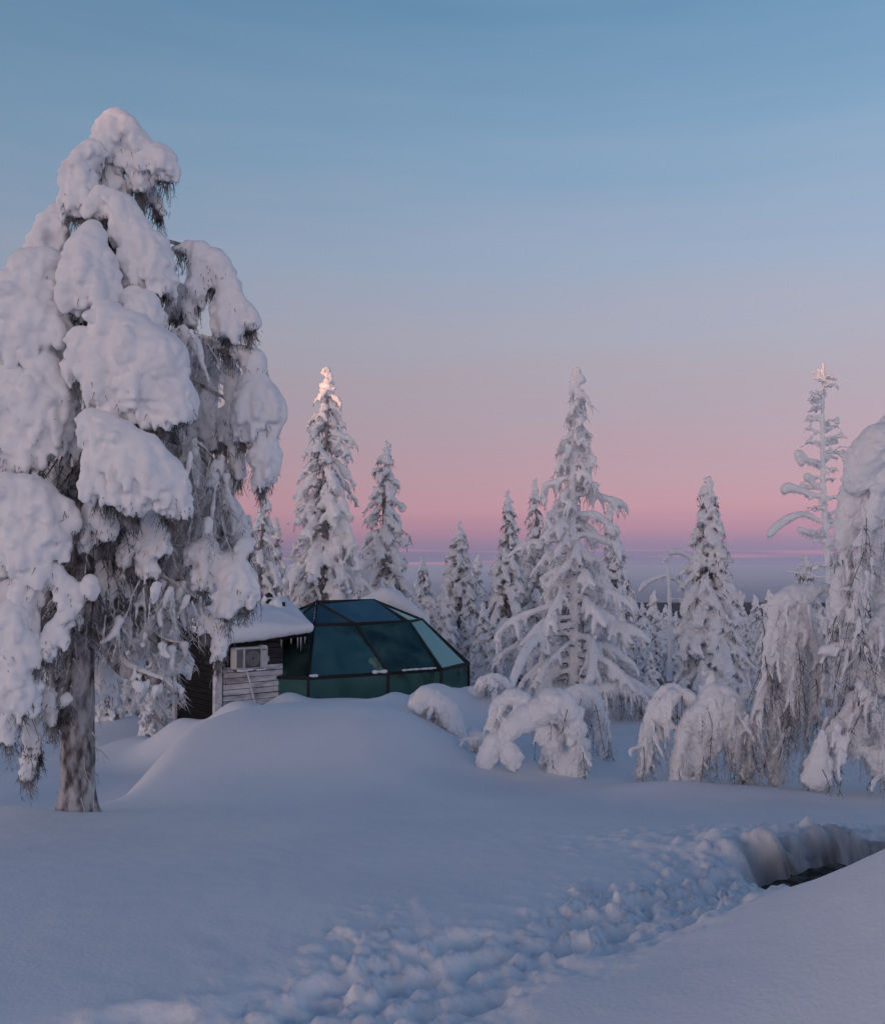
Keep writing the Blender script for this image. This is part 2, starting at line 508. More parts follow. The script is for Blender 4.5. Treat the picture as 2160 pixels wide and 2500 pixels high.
# bank of freezing fog filling the valley beyond the wooded slope
fv = [(x, y, z) for z in (-400.0, -22.0) for x, y in ((-30000, 1750), (30000, 1750), (30000, 50000), (-30000, 50000))]
fm = hm.copy(); fm.name = 'fog'
fm.node_tree.nodes['Principled Volume'].inputs['Density'].default_value = 0.00024
link('fog_bank', np_mesh('fog_bank', fv, hf, False), fm, kind='stuff')
# ------------------------------------------------------------------ small mesh builders
def merge(parts):
    """join (verts, quads) lists"""
    Vs, Fs, off = [], [], 0
    for v, f in parts:
        Vs.append(np.asarray(v, dtype=np.float64)); Fs.append(np.asarray(f) + off); off += len(v)
    return np.concatenate(Vs), np.concatenate(Fs)

def beam(p, q, w, h=None, up=(0, 0, 1)):
    """a rectangular bar from p to q"""
    h = h or w
    p, q = Vector(p), Vector(q)
    d = (q - p).normalized()
    u = Vector(up)
    s = d.cross(u)
    if s.length < 1e-4:
        s = d.cross(Vector((0, 1, 0)))
    s.normalize()
    t = s.cross(d).normalized()
    v = []
    for e in (p, q):
        for a, b in ((-1, -1), (1, -1), (1, 1), (-1, 1)):
            v.append(e + s * (a * w / 2) + t * (b * h / 2))
    f = [(3, 2, 1, 0), (4, 5, 6, 7), (0, 1, 5, 4), (1, 2, 6, 5), (2, 3, 7, 6), (3, 0, 4, 7)]
    return np.array([list(x) for x in v]), np.array(f)

def bevel_mesh(me, w, seg=2):
    import bmesh
    bm = bmesh.new(); bm.from_mesh(me)
    bmesh.ops.bevel(bm, geom=list(bm.edges), offset=w, segments=seg, profile=0.7, affect='EDGES')
    bm.to_mesh(me); bm.free()
    return me

def slab(pts, thick, out):
    """a flat polygon given thickness; out = direction of its outer side"""
    import bmesh
    pts = [Vector(p) for p in pts]
    if len(pts) == 4:                      # glass is flat: best plane through the four corners
        n = (pts[2] - pts[0]).cross(pts[3] - pts[1]).normalized()
        m_ = sum(pts, Vector()) / 4
        pts = [p - n * (p - m_).dot(n) for p in pts]
    n = (pts[1] - pts[0]).cross(pts[-1] - pts[0]).normalized()
    if n.dot(Vector(out)) < 0:
        pts.reverse(); n = -n
    k_ = len(pts)
    v = [tuple(p) for p in pts] + [tuple(p - n * thick) for p in pts]
    f = [tuple(range(k_)), tuple(range(2 * k_ - 1, k_ - 1, -1))] + [(i, k_ + i, k_ + (i + 1) % k_, (i + 1) % k_) for i in range(k_)]
    me = bpy.data.meshes.new('slab'); me.from_pydata(v, [], f); me.update()
    return me

def tube(points, radii, sides=6, cap=True):
    pts = [Vector(p) for p in points]
    v, f = [], []
    ref = Vector((0.37, 0.91, 0.17))
    for i, p in enumerate(pts):
        d = (pts[min(i + 1, len(pts) - 1)] - pts[max(i - 1, 0)])
        d = d.normalized() if d.length > 1e-9 else Vector((0, 0, 1))
        s = d.cross(ref)
        if s.length < 1e-3:
            s = d.cross(Vector((1, 0, 0)))
        s.normalize(); t = d.cross(s)
        for k_ in range(sides):
            a = 2 * math.pi * k_ / sides
            v.append(tuple(p + (s * math.cos(a) + t * math.sin(a)) * radii[i]))
    for i in range(len(pts) - 1):
        for k_ in range(sides):
            a, b = i * sides + k_, i * sides + (k_ + 1) % sides
            f.append((a, b, b + sides, a + sides))
    return np.array(v), np.array(f)

def catmull(pts, n=6):
    pts = np.asarray(pts, dtype=np.float64)
    if len(pts) < 3:
        t = np.linspace(0, 1, n + 1)[:, None]
        return pts[0] * (1 - t) + pts[-1] * t
    e = np.concatenate([[2 * pts[0] - pts[1]], pts, [2 * pts[-1] - pts[-2]]])
    out = []
    for i in range(1, len(e) - 2):
        p0, p1, p2, p3 = e[i - 1], e[i], e[i + 1], e[i + 2]
        for t in np.linspace(0, 1, n, endpoint=False):
            out.append(0.5 * (2 * p1 + (p2 - p0) * t + (2 * p0 - 5 * p1 + 4 * p2 - p3) * t * t + (3 * p1 - p0 - 3 * p2 + p3) * t ** 3))
    out.append(pts[-1])
    return np.array(out)

# unit ball used as building block of every snow mass
def _ico(sub):
    import bmesh
    bm = bmesh.new(); bmesh.ops.create_icosphere(bm, subdivisions=sub, radius=1.0)
    v = np.array([list(x.co) for x in bm.verts]); f = np.array([[w.index for w in x.verts] for x in bm.faces])
    bm.free()
    return v, f
ICO_V, ICO_F = _ico(2)
LOW_V, LOW_F = _ico(1)

class Snow:
    """collects overlapping balls and fuses them into one lumpy mass of snow"""
    def __init__(self):
        self.c, self.r = [], []
    def ball(self, p, r, sz=1.0):
        self.c.append((p[0], p[1], p[2])); self.r.append((r, r, r * sz))
    def chain(self, pts, radii, dens=0.55):
        pts = np.asarray(pts, dtype=np.float64); radii = np.asarray(radii, dtype=np.float64)
        for i in range(len(pts) - 1):
            L = np.linalg.norm(pts[i + 1] - pts[i])
            n = max(1, int(L / (dens * max(0.008, min(radii[i], radii[i + 1])))))
            for t in np.arange(n) / n:
                self.ball(pts[i] * (1 - t) + pts[i + 1] * t, radii[i] * (1 - t) + radii[i + 1] * t)
        self.ball(pts[-1], radii[-1])
    def raw(self, fine_r):
        c, r = np.array(self.c), np.array(self.r)
        big_ = r[:, 0] > fine_r
        Vs, Fs, off = [], [], 0
        for m_, iv, jf, g in ((big_, ICO_V, ICO_F, 1.0), (~big_, LOW_V, LOW_F, 1.12)):
            cc, r2 = c[m_], r[m_] * g
            if len(cc):
                Vs.append((iv[None] * r2[:, None, :] + cc[:, None, :]).reshape(-1, 3))
                Fs.append((jf[None] + (np.arange(len(cc)) * len(iv))[:, None, None]).reshape(-1, 3) + off)
                off += len(cc) * len(iv)
        return np.concatenate(Vs), np.concatenate(Fs)
    def mesh(self, name, voxel, smooth=3, lump=0.02, lumpscale=0.09, fine=0.006, topcalm=0.75):
        V, Fc = self.raw(voxel * 2.6)
        return fuse(name, V, Fc, voxel, smooth, lump, lumpscale, fine, topcalm)

def fuse(name, V, Fc, voxel, smooth=3, lump=0.02, lumpscale=0.09, fine=0.006, topcalm=0.75):
    me = np_mesh('raw', V, Fc)
    o = bpy.data.objects.new('raw', me)
    C.objects.link(o)
    md = o.modifiers.new('r', 'REMESH')
    md.mode = 'VOXEL'; md.voxel_size = voxel; md.adaptivity = 0.0
    if smooth:
        ms = o.modifiers.new('s', 'SMOOTH'); ms.factor = 0.5; ms.iterations = smooth
    dg = bpy.context.evaluated_depsgraph_get()
    dg.update()
    ev = o.evaluated_get(dg)
    em = ev.to_mesh()
    nv = len(em.vertices)
    co = np.empty(nv * 3, dtype=np.float32); em.vertices.foreach_get('co', co); co = co.reshape(-1, 3).astype(np.float64)
    no = np.empty(nv * 3, dtype=np.float32); em.vertex_normals.foreach_get('vector', no); no = no.reshape(-1, 3).astype(np.float64)
    nf = len(em.polygons)
    li = np.empty(nf * 4, dtype=np.int32); em.loops.foreach_get('vertex_index', li)
    ev.to_mesh_clear()
    bpy.data.objects.remove(o); bpy.data.meshes.remove(me)
    if lump or fine:
        side = 1 - topcalm * sstep(0.1, 0.8, no[:, 2])
        d = lump * (0.5 * fbm(co / lumpscale, 2) + 1.5 * (np.abs(noise3(co / (lumpscale * 1.25) + 5.5)) - 0.22)) * side
        if fine:
            d = d + fine * noise3(co / (lumpscale * 0.3)) * (0.3 + 0.7 * side)
        co = co + no * d[:, None]
    return np_mesh(name, co, li.reshape(-1, 4))

# ------------------------------------------------------------------ igloo cabin: glass dome with a plank annex
def tinted_glass(name, tint, rough=0.02, mirror=0.05, gcol=(0.50, 0.80, 0.66)):
    m = bpy.data.materials.new(name)
    m.use_nodes = True
    n, l = m.node_tree.nodes, m.node_tree.links
    n.clear()
    tr = n.new('ShaderNodeBsdfTransparent'); tr.inputs[0].default_value = (*tint, 1)
    gl = n.new('ShaderNodeBsdfGlossy'); gl.inputs['Roughness'].default_value = rough; gl.inputs['Color'].default_value = (*gcol, 1)
    t = n.new('ShaderNodeTexCoord'); x = n.new('ShaderNodeTexNoise'); x.inputs['Scale'].default_value = 1.4
    l.new(t.outputs['Object'], x.inputs['Vector'])
    bp = n.new('ShaderNodeBump'); bp.inputs['Strength'].default_value = 0.04; bp.inputs['Distance'].default_value = 0.05
    l.new(x.outputs['Fac'], bp.inputs['Height']); l.new(bp.outputs[0], gl.inputs['Normal'])
    fr = n.new('ShaderNodeFresnel'); fr.inputs['IOR'].default_value = 1.6
    mu = n.new('ShaderNodeMath'); mu.operation = 'MULTIPLY_ADD'; mu.inputs[1].default_value = 1.0; mu.inputs[2].default_value = mirror; mu.use_clamp = True
    l.new(fr.outputs[0], mu.inputs[0])
    mx = n.new('ShaderNodeMixShader')
    l.new(mu.outputs[0], mx.inputs[0]); l.new(tr.outputs[0], mx.inputs[1]); l.new(gl.outputs[0], mx.inputs[2])
    # a little rime on the pane
    df = n.new('ShaderNodeBsdfDiffuse'); df.inputs[0].default_value = (0.22, 0.38, 0.37, 1)
    x2 = n.new('ShaderNodeTexNoise'); x2.inputs['Scale'].default_value = 3.0; x2.inputs['Detail'].default_value = 6
    l.new(t.outputs['Object'], x2.inputs['Vector'])
    mr_ = n.new('ShaderNodeMapRange'); mr_.inputs['From Min'].default_value = 0.35; mr_.inputs['From Max'].default_value = 0.8; mr_.inputs['To Min'].default_value = 0.03; mr_.inputs['To Max'].default_value = 0.22
    l.new(x2.outputs['Fac'], mr_.inputs['Value'])
    m2 = n.new('ShaderNodeMixShader')
    l.new(mr_.outputs[0], m2.inputs[0]); l.new(mx.outputs[0], m2.inputs[1]); l.new(df.outputs[0], m2.inputs[2])
    o = n.new('ShaderNodeOutputMaterial'); l.new(m2.outputs[0], o.inputs['Surface'])
    return m

M['glass'] = tinted_glass('teal_glass', (0.66, 0.80, 0.78))
M['clear_glass'] = tinted_glass('clear_glass', (0.74, 0.90, 0.94), 0.02, 0.12, (0.72, 0.95, 0.94))
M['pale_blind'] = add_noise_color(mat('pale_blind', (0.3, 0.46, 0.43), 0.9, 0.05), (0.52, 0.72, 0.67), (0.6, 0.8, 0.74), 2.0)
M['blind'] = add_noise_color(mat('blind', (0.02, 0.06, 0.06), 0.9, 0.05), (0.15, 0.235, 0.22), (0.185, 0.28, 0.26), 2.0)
M['frame'] = mat('frame_metal', (0.012, 0.013, 0.016), 0.5, 0.3)
M['plank'] = add_noise_color(mat('plank', (0.05, 0.05, 0.05), 0.8, 0.1), (0.030, 0.028, 0.032), (0.075, 0.07, 0.075), 3, detail=6, stretch=(1, 1, 9), bump=0.4)
M['plank_frost'] = add_noise_color(mat('plank_frost', (0.2, 0.2, 0.2), 0.85, 0.1), (0.28, 0.27, 0.285), (0.72, 0.71, 0.745), 2.6, detail=7, stretch=(1, 1, 3.5), lo=0.3, hi=0.6, bump=0.4)
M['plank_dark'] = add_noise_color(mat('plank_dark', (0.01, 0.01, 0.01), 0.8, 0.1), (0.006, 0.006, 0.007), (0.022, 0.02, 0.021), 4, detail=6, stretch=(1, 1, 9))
M['white_wood'] = add_noise_color(mat('white_wood', (0.6, 0.6, 0.62), 0.8, 0.1), (0.50, 0.49, 0.52), (0.72, 0.72, 0.75), 9, bump=0.3)
M['white_plastic'] = add_noise_color(mat('white_plastic', (0.5, 0.49, 0.48), 0.5, 0.3), (0.46, 0.445, 0.44), (0.54, 0.53, 0.52), 5)
M['dark_plastic'] = mat('dark_plastic', (0.03, 0.03, 0.032), 0.5, 0.3)
M['grey_grille'] = mat('grey_grille', (0.10, 0.098, 0.10), 0.6, 0.2)

ZS, ZU, ZR = -0.494, 0.580, 1.068
A = [(-3.84, 21.28), (-2.84, 21.0), (-1.20, 21.98), (-0.02, 22.74), (0.64, 24.19), (-0.56, 26.52), (-1.56, 26.8), (-3.2, 25.82), (-4.38, 25.06), (-5.04, 23.61)]
B = [(-3.4, 22.2), (-2.84, 21.9), (-1.97, 22.38), (-0.8, 23.3), (-0.5, 24.08), (-1.1, 24.8), (-1.66, 25.1), (-2.53, 24.62), (-3.7, 23.7), (-4.0, 22.92)]
CR = [(-2.87, 22.6), (-1.66, 23.8)]
A3 = [Vector((x, y, ZS)) for x, y in A]
A0 = [Vector((x, y, -1.75)) for x, y in A]
B3 = [Vector((x, y, ZU)) for x, y in B]
R3 = [Vector((x, y, ZR)) for x, y in CR]
ctr = Vector((-2.2, 23.8, -0.3))
hut = thing('igloo_cabin', 'teal glass dome with dark ribs joined to a snow-roofed plank annex', 'cabin', (-2.6, 22.5, -1.2))
hut_inv = Matrix.Translation(-hut.location)

def part(name, me, m, parent=hut, world_space=True, kind=None, label=None):
    if world_space:
        me.transform(Matrix.Translation(-hut.location))
    return link(name, me, m, parent, kind, label)

def q2m(name, vf, smooth=False):
    return np_mesh(name, vf[0], vf[1], smooth)

panes = []
N = 10
for i in range(N):
    j = (i + 1) % N
    panes.append(([A0[i], A0[j], A3[j], A3[i]], 'low'))
    panes.append(([A3[i], A3[j], B3[j], B3[i]], 'side'))
for tri in ((9, 0, 0), (0, 1, 0), (1, 2, 0), (3, 4, 1), (4, 5, 1), (5, 6, 1), (6, 7, 1), (8, 9, 0)):
    panes.append(([B3[tri[0]], B3[tri[1]], R3[tri[2]]], 'roof'))
panes.append(([B3[2], B3[3], R3[1], R3[0]], 'roof'))
panes.append(([B3[7], B3[8], R3[0], R3[1]], 'roof'))
for pts, kind_ in panes:
    mid = sum(pts, Vector()) / len(pts)
    out = mid - ctr
    ins = [p + (mid - p) * 0.02 for p in pts]
    clear = kind_ == 'roof' or (kind_ == 'side' and pts[0] in (A3[3], A3[4], A3[5]))
    part('glass_pane', slab(ins, 0.012, out), M['clear_glass'] if clear else M['glass'])
# drawn blinds behind the two left panes and the low wall
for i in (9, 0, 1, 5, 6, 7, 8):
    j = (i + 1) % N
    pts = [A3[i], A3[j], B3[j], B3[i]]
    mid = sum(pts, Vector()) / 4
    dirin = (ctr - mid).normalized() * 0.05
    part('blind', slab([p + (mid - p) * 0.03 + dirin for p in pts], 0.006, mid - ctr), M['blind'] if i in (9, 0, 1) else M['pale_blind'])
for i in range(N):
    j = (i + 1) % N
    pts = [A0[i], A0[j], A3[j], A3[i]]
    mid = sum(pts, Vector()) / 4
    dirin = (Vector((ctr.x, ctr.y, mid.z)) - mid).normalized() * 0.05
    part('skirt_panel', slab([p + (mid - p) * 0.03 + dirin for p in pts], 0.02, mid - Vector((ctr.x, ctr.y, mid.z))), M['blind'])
W = 0.056
bars = []
for i in range(N):
    j = (i + 1) % N
    bars += [(A0[i], A3[i], W), (A3[i], B3[i], W), (A3[i], A3[j], W + 0.01), (B3[i], B3[j], W)]
for b, r in ((9, 0), (0, 0), (1, 0), (2, 0), (8, 0), (3, 1), (4, 1), (5, 1), (6, 1), (7, 1)):
    bars.append((B3[b], R3[r], W * 0.8))
bars.append((R3[0], R3[1], W * 0.8))
for k_, (p, q_, w) in enumerate(bars):
    e = (q_ - p).normalized() * (0.004 + 0.0007 * (k_ % 5))
    part('frame_bar', q2m('frame_bar', beam(p - e, q_ + e, w, w * 1.1)), M['frame'])
# floor and bed inside
part('floor', slab([Vector((-2.2 + (x + 2.2) * 0.93, 23.8 + (y - 23.8) * 0.93, -0.72)) for x, y in A], 0.05, (0, 0, 1)), M['white_wood'])
part('bed', bevel_mesh(q2m('bed', beam((-2.9, 23.3, -0.5), (-1.2, 24.9, -0.5), 1.5, 0.4)), 0.06), M['blind'])
# upright divider inside, seen through the panes
part('inner_post', q2m('inner_post', beam((-1.95, 25.2, -0.7), (-1.95, 25.2, 0.9), 0.09)), M['frame'])

def at3(px, py, D):
    return P(px, py, D)

# snow lying on the far side of the dome and bits along the ribs
sn = Snow()
sn.chain([(-1.85, 24.55, 0.92), (-1.45, 24.75, 1.03), (-1.0, 25.0, 0.8), (-0.55, 25.2, 0.42)], [0.24, 0.34, 0.3, 0.26])
sn.chain([(-1.7, 25.2, 0.55), (-0.9, 25.6, 0.2), (-0.3, 25.9, -0.2)], [0.42, 0.4, 0.35])
part('roof_snow', sn.mesh('roof_snow', 0.05, 5, 0.02, 0.3, 0), M['snow'])
rs = random.Random(3)
def snow_bits(a, b, t0, t1, r, n):
    s_ = Snow()
    for i in range(n):
        t = t0 + (t1 - t0) * (i + rs.random()) / n
        p = a.lerp(b, t)
        o_ = (p - ctr); o_.z = 0; o_.normalize()
        s_.ball(p + o_ * 0.03 + Vector((0, 0, 0.05)), r * rs.uniform(0.6, 1.2), 0.7)
    part('ledge_snow', s_.mesh('ledge_snow', 0.014, 1, 0.008, 0.05, 0), M['snow'], kind='stuff')
snow_bits(A3[2], A3[3], 0.25, 0.86, 0.035, 40)
snow_bits(A3[1], A3[2], 0.80, 0.96, 0.055, 8)
snow_bits(A3[1], A3[2], 0.02, 0.10, 0.05, 5)
snow_bits(A3[0], A3[1], 0.05, 0.13, 0.05, 4)
snow_bits(B3[1], R3[0], 0.05, 0.95, 0.016, 26)

# annex
U = Vector((0.78, 0.62, 0)).normalized()
VV = Vector((-0.62, 0.78, 0)).normalized()
K0 = Vector((-4.60, 20.35, 0))
ZB, ZT = -1.85, 0.42
wl_ = part('front_wall', slab([K0 + Vector((0, 0, ZB)), K0 + U * 1.5 + Vector((0, 0, ZB)), K0 + U * 1.5 + Vector((0, 0, ZT)), K0 + Vector((0, 0, ZT))], 0.06, -VV), M['plank_dark'])
sw_ = part('side_wall', slab([K0 + VV * 0.07 + Vector((0, 0, ZB)), K0 + VV * 2.0 + Vector((0, 0, ZB)), K0 + VV * 2.0 + Vector((0, 0, ZT + 0.15)), K0 + VV * 0.07 + Vector((0, 0, ZT))], 0.06, -U), M['plank_dark'])
PH = 0.118
nz_ = int((ZT - ZB) / PH)
shared_f = None
for i in range(nz_):
    z0 = ZB + i * PH
    rs_ = rs.uniform(-0.004, 0.004)
    a = K0 - VV * (0.014 + rs_) + U * 0.10 + Vector((0, 0, z0 + PH * 0.46))
    tilt = Vector((0, 0, rs.uniform(-0.004, 0.004)))
    o = part('plank', q2m('plank', beam(a, a + U * 1.38 + tilt, 0.022, PH * 0.88)), M['plank_frost'] if z0 < -0.22 else M['plank'], wl_)
    b = K0 - U * (0.014 + rs_) + VV * 0.10 + Vector((0, 0, z0 + PH * 0.46))
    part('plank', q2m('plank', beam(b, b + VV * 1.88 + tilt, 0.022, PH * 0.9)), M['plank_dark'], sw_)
part('corner_board', q2m('corner_board', beam(K0 - VV * 0.03 - U * 0.03 + Vector((0, 0, ZB)), K0 - VV * 0.03 - U * 0.03 + Vector((0, 0, ZT)), 0.15, 0.12, up=tuple(VV))), M['white_wood'])
part('corner_board', q2m('corner_board', beam(K0 + VV * 2.0 - U * 0.03 + Vector((0, 0, ZB)), K0 + VV * 2.0 - U * 0.03 + Vector((0, 0, ZT)), 0.10, 0.08, up=tuple(VV))), M['white_wood'])
# roof board and its load of snow
R0 = Vector((-4.42, 20.0, 0.33)); R1 = Vector((-2.88, 21.22, 0.46)); R2 = Vector((-3.75, 22.9, 0.80)); R4 = Vector((-5.75, 21.75, 0.62))
rf = part('roof', slab([R0, R1, R2, R4], 0.10, (0, 0, 1)), M['plank_dark'])
sn = Snow()
for u in np.linspace(0, 1, 15):
    for v in np.linspace(0, 1, 15):
        p = R0.lerp(R1, u).lerp(R4.lerp(R2, u), v)
        e = min(u, 1 - u, v, 1 - v)
        h = 0.19 + 0.13 * min(1, e / 0.3) + 0.05 * math.sin(u * 5 + v * 3)
        sn.ball(p + Vector((0, 0, h * 0.72)), h * 0.95)
sn.chain([R0 + Vector((0.02, -0.02, 0.05)), R0 + Vector((0.06, -0.10, -0.14))], [0.13, 0.05])
sn.chain([R0 + Vector((-0.2, 0.15, 0.1)), R0 + Vector((-0.3, 0.3, 0.0))], [0.13, 0.1])
part('roof_snow', sn.mesh('roof_snow', 0.04, 6, 0.012, 0.25, 0.003), M['snow'], rf)
for i, t in enumerate((0.66, 0.78, 0.86, 0.90, 0.95)):
    p = R0.lerp(R1, t) + Vector((0.02, -0.02, -0.08))
    L = (0.16, 0.12, 0.22, 0.30, 0.14)[i]
    part('icicle', q2m('icicle', tube([p, p - Vector((0, 0, L * 0.5)), p - Vector((0, 0, L))], [0.014, 0.009, 0.002], 5), True), M['white_wood'], rf)
# flue on the roof
fp = P(656, 1488, 21.9)
pipe = part('flue_pipe', q2m('flue_pipe', tube([fp - Vector((0, 0, 0.15)), fp + Vector((0, 0, 0.23)), fp + Vector((0, 0, 0.231))], [0.065, 0.065, 0.001], 14), True), M['dark_plastic'])
part('flue_cap', q2m('flue_cap', tube([fp + Vector((0, 0, 0.27)), fp + Vector((0, 0, 0.33)), fp + Vector((0, 0, 0.38))], [0.1, 0.085, 0.002], 14), True), M['dark_plastic'], pipe)
sn = Snow()
sn.ball(fp + Vector((-0.06, -0.03, 0.25)), 0.07); sn.ball(fp + Vector((-0.09, 0.0, 0.21)), 0.06); sn.ball(fp + Vector((0.07, -0.02, 0.13)), 0.07)
sn.chain([fp + Vector((0.2, 0.02, -0.05)), fp + Vector((0.19, 0.02, 0.2)), fp + Vector((0.1, 0, 0.16))], [0.14, 0.09, 0.06])
part('flue_snow', sn.mesh('flue_snow', 0.014, 2, 0.01, 0.06, 0), M['snow'], pipe)
p2 = fp + Vector((0.31, 0.1, 0))
part('vent_pipe', q2m('vent_pipe', tube([p2 - Vector((0, 0, 0.1)), p2 + Vector((0, 0, 0.16)), p2 + Vector((0, 0, 0.161))], [0.045, 0.045, 0.001], 10), True), M['dark_plastic'])

# outdoor unit of the heat pump hung on the front wall
acp = P(609, 1605, 20.35)
ac = thing('air_conditioner', 'off-white boxed outdoor fan unit hung on the dark plank wall under the snowy eave', 'air conditioner', tuple(acp))
ax_, ay_ = U, -VV          # right, towards the viewer
def acbox(name, cx, cz, cy, w, h, d, m, parent=ac, bev=0.0):
    a = ax_ * (cx - w / 2) + ay_ * cy + Vector((0, 0, cz))
    me = q2m(name, beam(a, a + ax_ * w, d, h))
    if bev:
        bevel_mesh(me, bev)
    return link(name, me, m, parent)
ac.scale = (0.9, 0.9, 0.88)
casing = acbox('casing', 0, 0, 0, 0.80, 0.50, 0.27, M['white_plastic'], bev=0.015)
gr = acbox('fan_grille', 0.02, -0.01, 0.139, 0.38, 0.43, 0.008, M['grey_grille'])
rings = [tube([ax_ * (0.02 + r * math.cos(t)) + ay_ * 0.148 + Vector((0, 0, -0.01 + r * math.sin(t))) for t in np.linspace(0, 2 * math.pi, 25)], [0.004] * 25, 4) for r in (0.05, 0.08, 0.11, 0.14, 0.17)]
link('guard_ring', np_mesh('guard_ring', *merge(rings)), M['white_plastic'], gr, kind='stuff')
for k_ in range(7):
    acbox('louvre', -0.375 + 0.022 * k_, 0, 0.139, 0.008, 0.42, 0.012, M['grey_grille'], casing)
acbox('corner_panel', -0.20, 0, 0.140, 0.05, 0.46, 0.012, M['white_plastic'], casing)
for k_, (w, dz_) in enumerate(((0.022, 0.030), (0.018, 0.026), (0.022, 0.030), (0.020, 0.030))):
    acbox('badge', 0.265 + 0.030 * k_, 0.175, 0.1365, w, dz_, 0.004, M['dark_plastic'], casing)
acbox('lid_snow', 0.33, 0.257, 0.02, 0.1, 0.02, 0.2, M['snow'])
for sx_ in (-0.3, 0.3):
    acbox('bracket', sx_, -0.29, 0.02, 0.05, 0.05, 0.32, M['dark_plastic'])
acbox('rail', 0, -0.30, 0.16, 0.74, 0.035, 0.035, M['grey_grille'])
sn = Snow()
for t in np.linspace(-0.36, -0.02, 24):
    sn.ball(ax_ * t + ay_ * 0.17 + Vector((0, 0, -0.275 - 0.01 * math.sin(t * 20))), 0.026 + 0.012 * rs.random(), 0.8)
for t in np.linspace(0.1, 0.34, 18):
    sn.ball(ax_ * t + ay_ * 0.17 + Vector((0, 0, -0.28)), 0.016 + 0.016 * rs.random(), 0.8)
link('rail_snow', sn.mesh('rail_snow', 0.012, 1, 0.006, 0.05, 0), M['snow'], ac)
sn = Snow(); sn.ball(ax_ * 0.43 + Vector((0, 0, -0.03)) + ay_ * 0.05, 0.055); sn.ball(ax_ * 0.44 + Vector((0, 0, -0.08)) + ay_ * 0.05, 0.045)
link('valve_cover', sn.mesh('valve_cover', 0.012, 2, 0, 0.05, 0), M['white_plastic'], ac)
# pale pole leaning under the unit
pa, pb = P(603, 1636, 20.05), P(630, 1745, 19.9)
po = thing('pole', 'thin pale pole leaning from the snow up to the fan unit', 'pole', tuple(pb))
link('shaft', np_mesh('shaft', *tube([Vector((0, 0, 0)), pa - pb], [0.016, 0.016], 8)), M['white_wood'], po)
link('tip', np_mesh('tip', *tube([pa - pb, (pa - pb) * 1.01], [0.016, 0.012], 8)), M['dark_plastic'], po)
# ------------------------------------------------------------------ trees under heavy crown snow
class Twigs:
    """thin pointed twigs and hanging frosted strands, joined into one mesh of fine growth"""
    def __init__(self):
        self.sp, self.sg, self.n = [], [], 0
    def spike(self, p, q, w):
        self.sp.append((p[0], p[1], p[2], q[0], q[1], q[2], w)); self.n += 1
    def seg(self, p, q, r0, r1):
        self.sg.append((p[0], p[1], p[2], q[0], q[1], q[2], r0, r1)); self.n += 1
    def strand(self, rng, p, L, r, drift=(0, 0, 0), twig=0.1, nt=8, curl=0.25):
        n = 4
        g = rng.normal(size=(n + 1, 2))
        dx_, dy_, dz_ = g[0, 0] * curl + drift[0], g[0, 1] * curl + drift[1], -1.0 + drift[2]
        pts = [(float(p[0]), float(p[1]), float(p[2]))]
        for i in range(n):
            k_ = L / n / math.sqrt(dx_ * dx_ + dy_ * dy_ + dz_ * dz_)
            x, y, z = pts[-1]
            pts.append((x + dx_ * k_, y + dy_ * k_, z + dz_ * k_))
            dx_ += g[i + 1, 0] * 0.22; dy_ += g[i + 1, 1] * 0.22; dz_ -= 0.3
        for i in range(n):
            self.seg(pts[i], pts[i + 1], r * (1 - 0.75 * i / n), r * (1 - 0.75 * (i + 1) / n))
        u = rng.random((nt, 3))
        for a, b, c in u:
            t = (0.1 + 0.9 * a) * (n - 0.01)
            i = int(t); t -= i
            q = [pts[i][j] + (pts[i + 1][j] - pts[i][j]) * t for j in range(3)]
            e = b * 2 * math.pi; m = twig * (0.5 + 0.8 * c)
            self.spike(q, (q[0] + math.cos(e) * m, q[1] + math.sin(e) * m, q[2] - 0.9 * m), r * 0.55)
    def mesh(self, name):
        Vs, Fs, off = [], [], 0
        def basis(d, ref):
            d = d / (np.linalg.norm(d, axis=1)[:, None] + 1e-9)
            s = np.cross(d, ref); s /= np.linalg.norm(s, axis=1)[:, None] + 1e-9
            return s, np.cross(d, s)
        if self.sp:
            A_ = np.array(self.sp); p, q, w = A_[:, :3], A_[:, 3:6], A_[:, 6:7]
            s, t = basis(q - p, np.array([0.31, 0.17, 0.93]))
            Vs.append(np.stack([p + s * w, p - s * 0.5 * w + t * 0.87 * w, p - s * 0.5 * w - t * 0.87 * w, q], 1).reshape(-1, 3))
            Fs.append((np.array([(0, 1, 3), (1, 2, 3), (2, 0, 3)])[None] + (np.arange(len(p)) * 4)[:, None, None]).reshape(-1, 3))
            off = 4 * len(p)
        if self.sg:
            A_ = np.array(self.sg); p, q, r0, r1 = A_[:, :3], A_[:, 3:6], A_[:, 6:7], A_[:, 7:8]
            s, t = basis(q - p, np.array([0.31, 0.93, 0.17]))
            c = [s, -0.5 * s + 0.87 * t, -0.5 * s - 0.87 * t]
            Vs.append(np.stack([p + x * r0 for x in c] + [q + x * r1 for x in c], 1).reshape(-1, 3))
            f = []
            for a in range(3):
                b = (a + 1) % 3
                f += [(a, b, b + 3), (a, b + 3, a + 3)]
            Fs.append((np.array(f)[None] + (np.arange(len(p)) * 6)[:, None, None] + off).reshape(-1, 3))
        return np_mesh(name, np.concatenate(Vs), np.concatenate(Fs), False)

def trunk_mesh(name, pts, radii, sides=12, seed=0, rough=0.08):
    v, f = tube(pts, radii, sides)
    c = np.repeat(np.array([list(p) for p in pts]), sides, axis=0)
    d = v - c
    nrm = 1 + rough * fbm(v * np.array([9, 9, 2.2]) + seed, 3)
    return np_mesh(name, c + d * nrm[:, None], f)

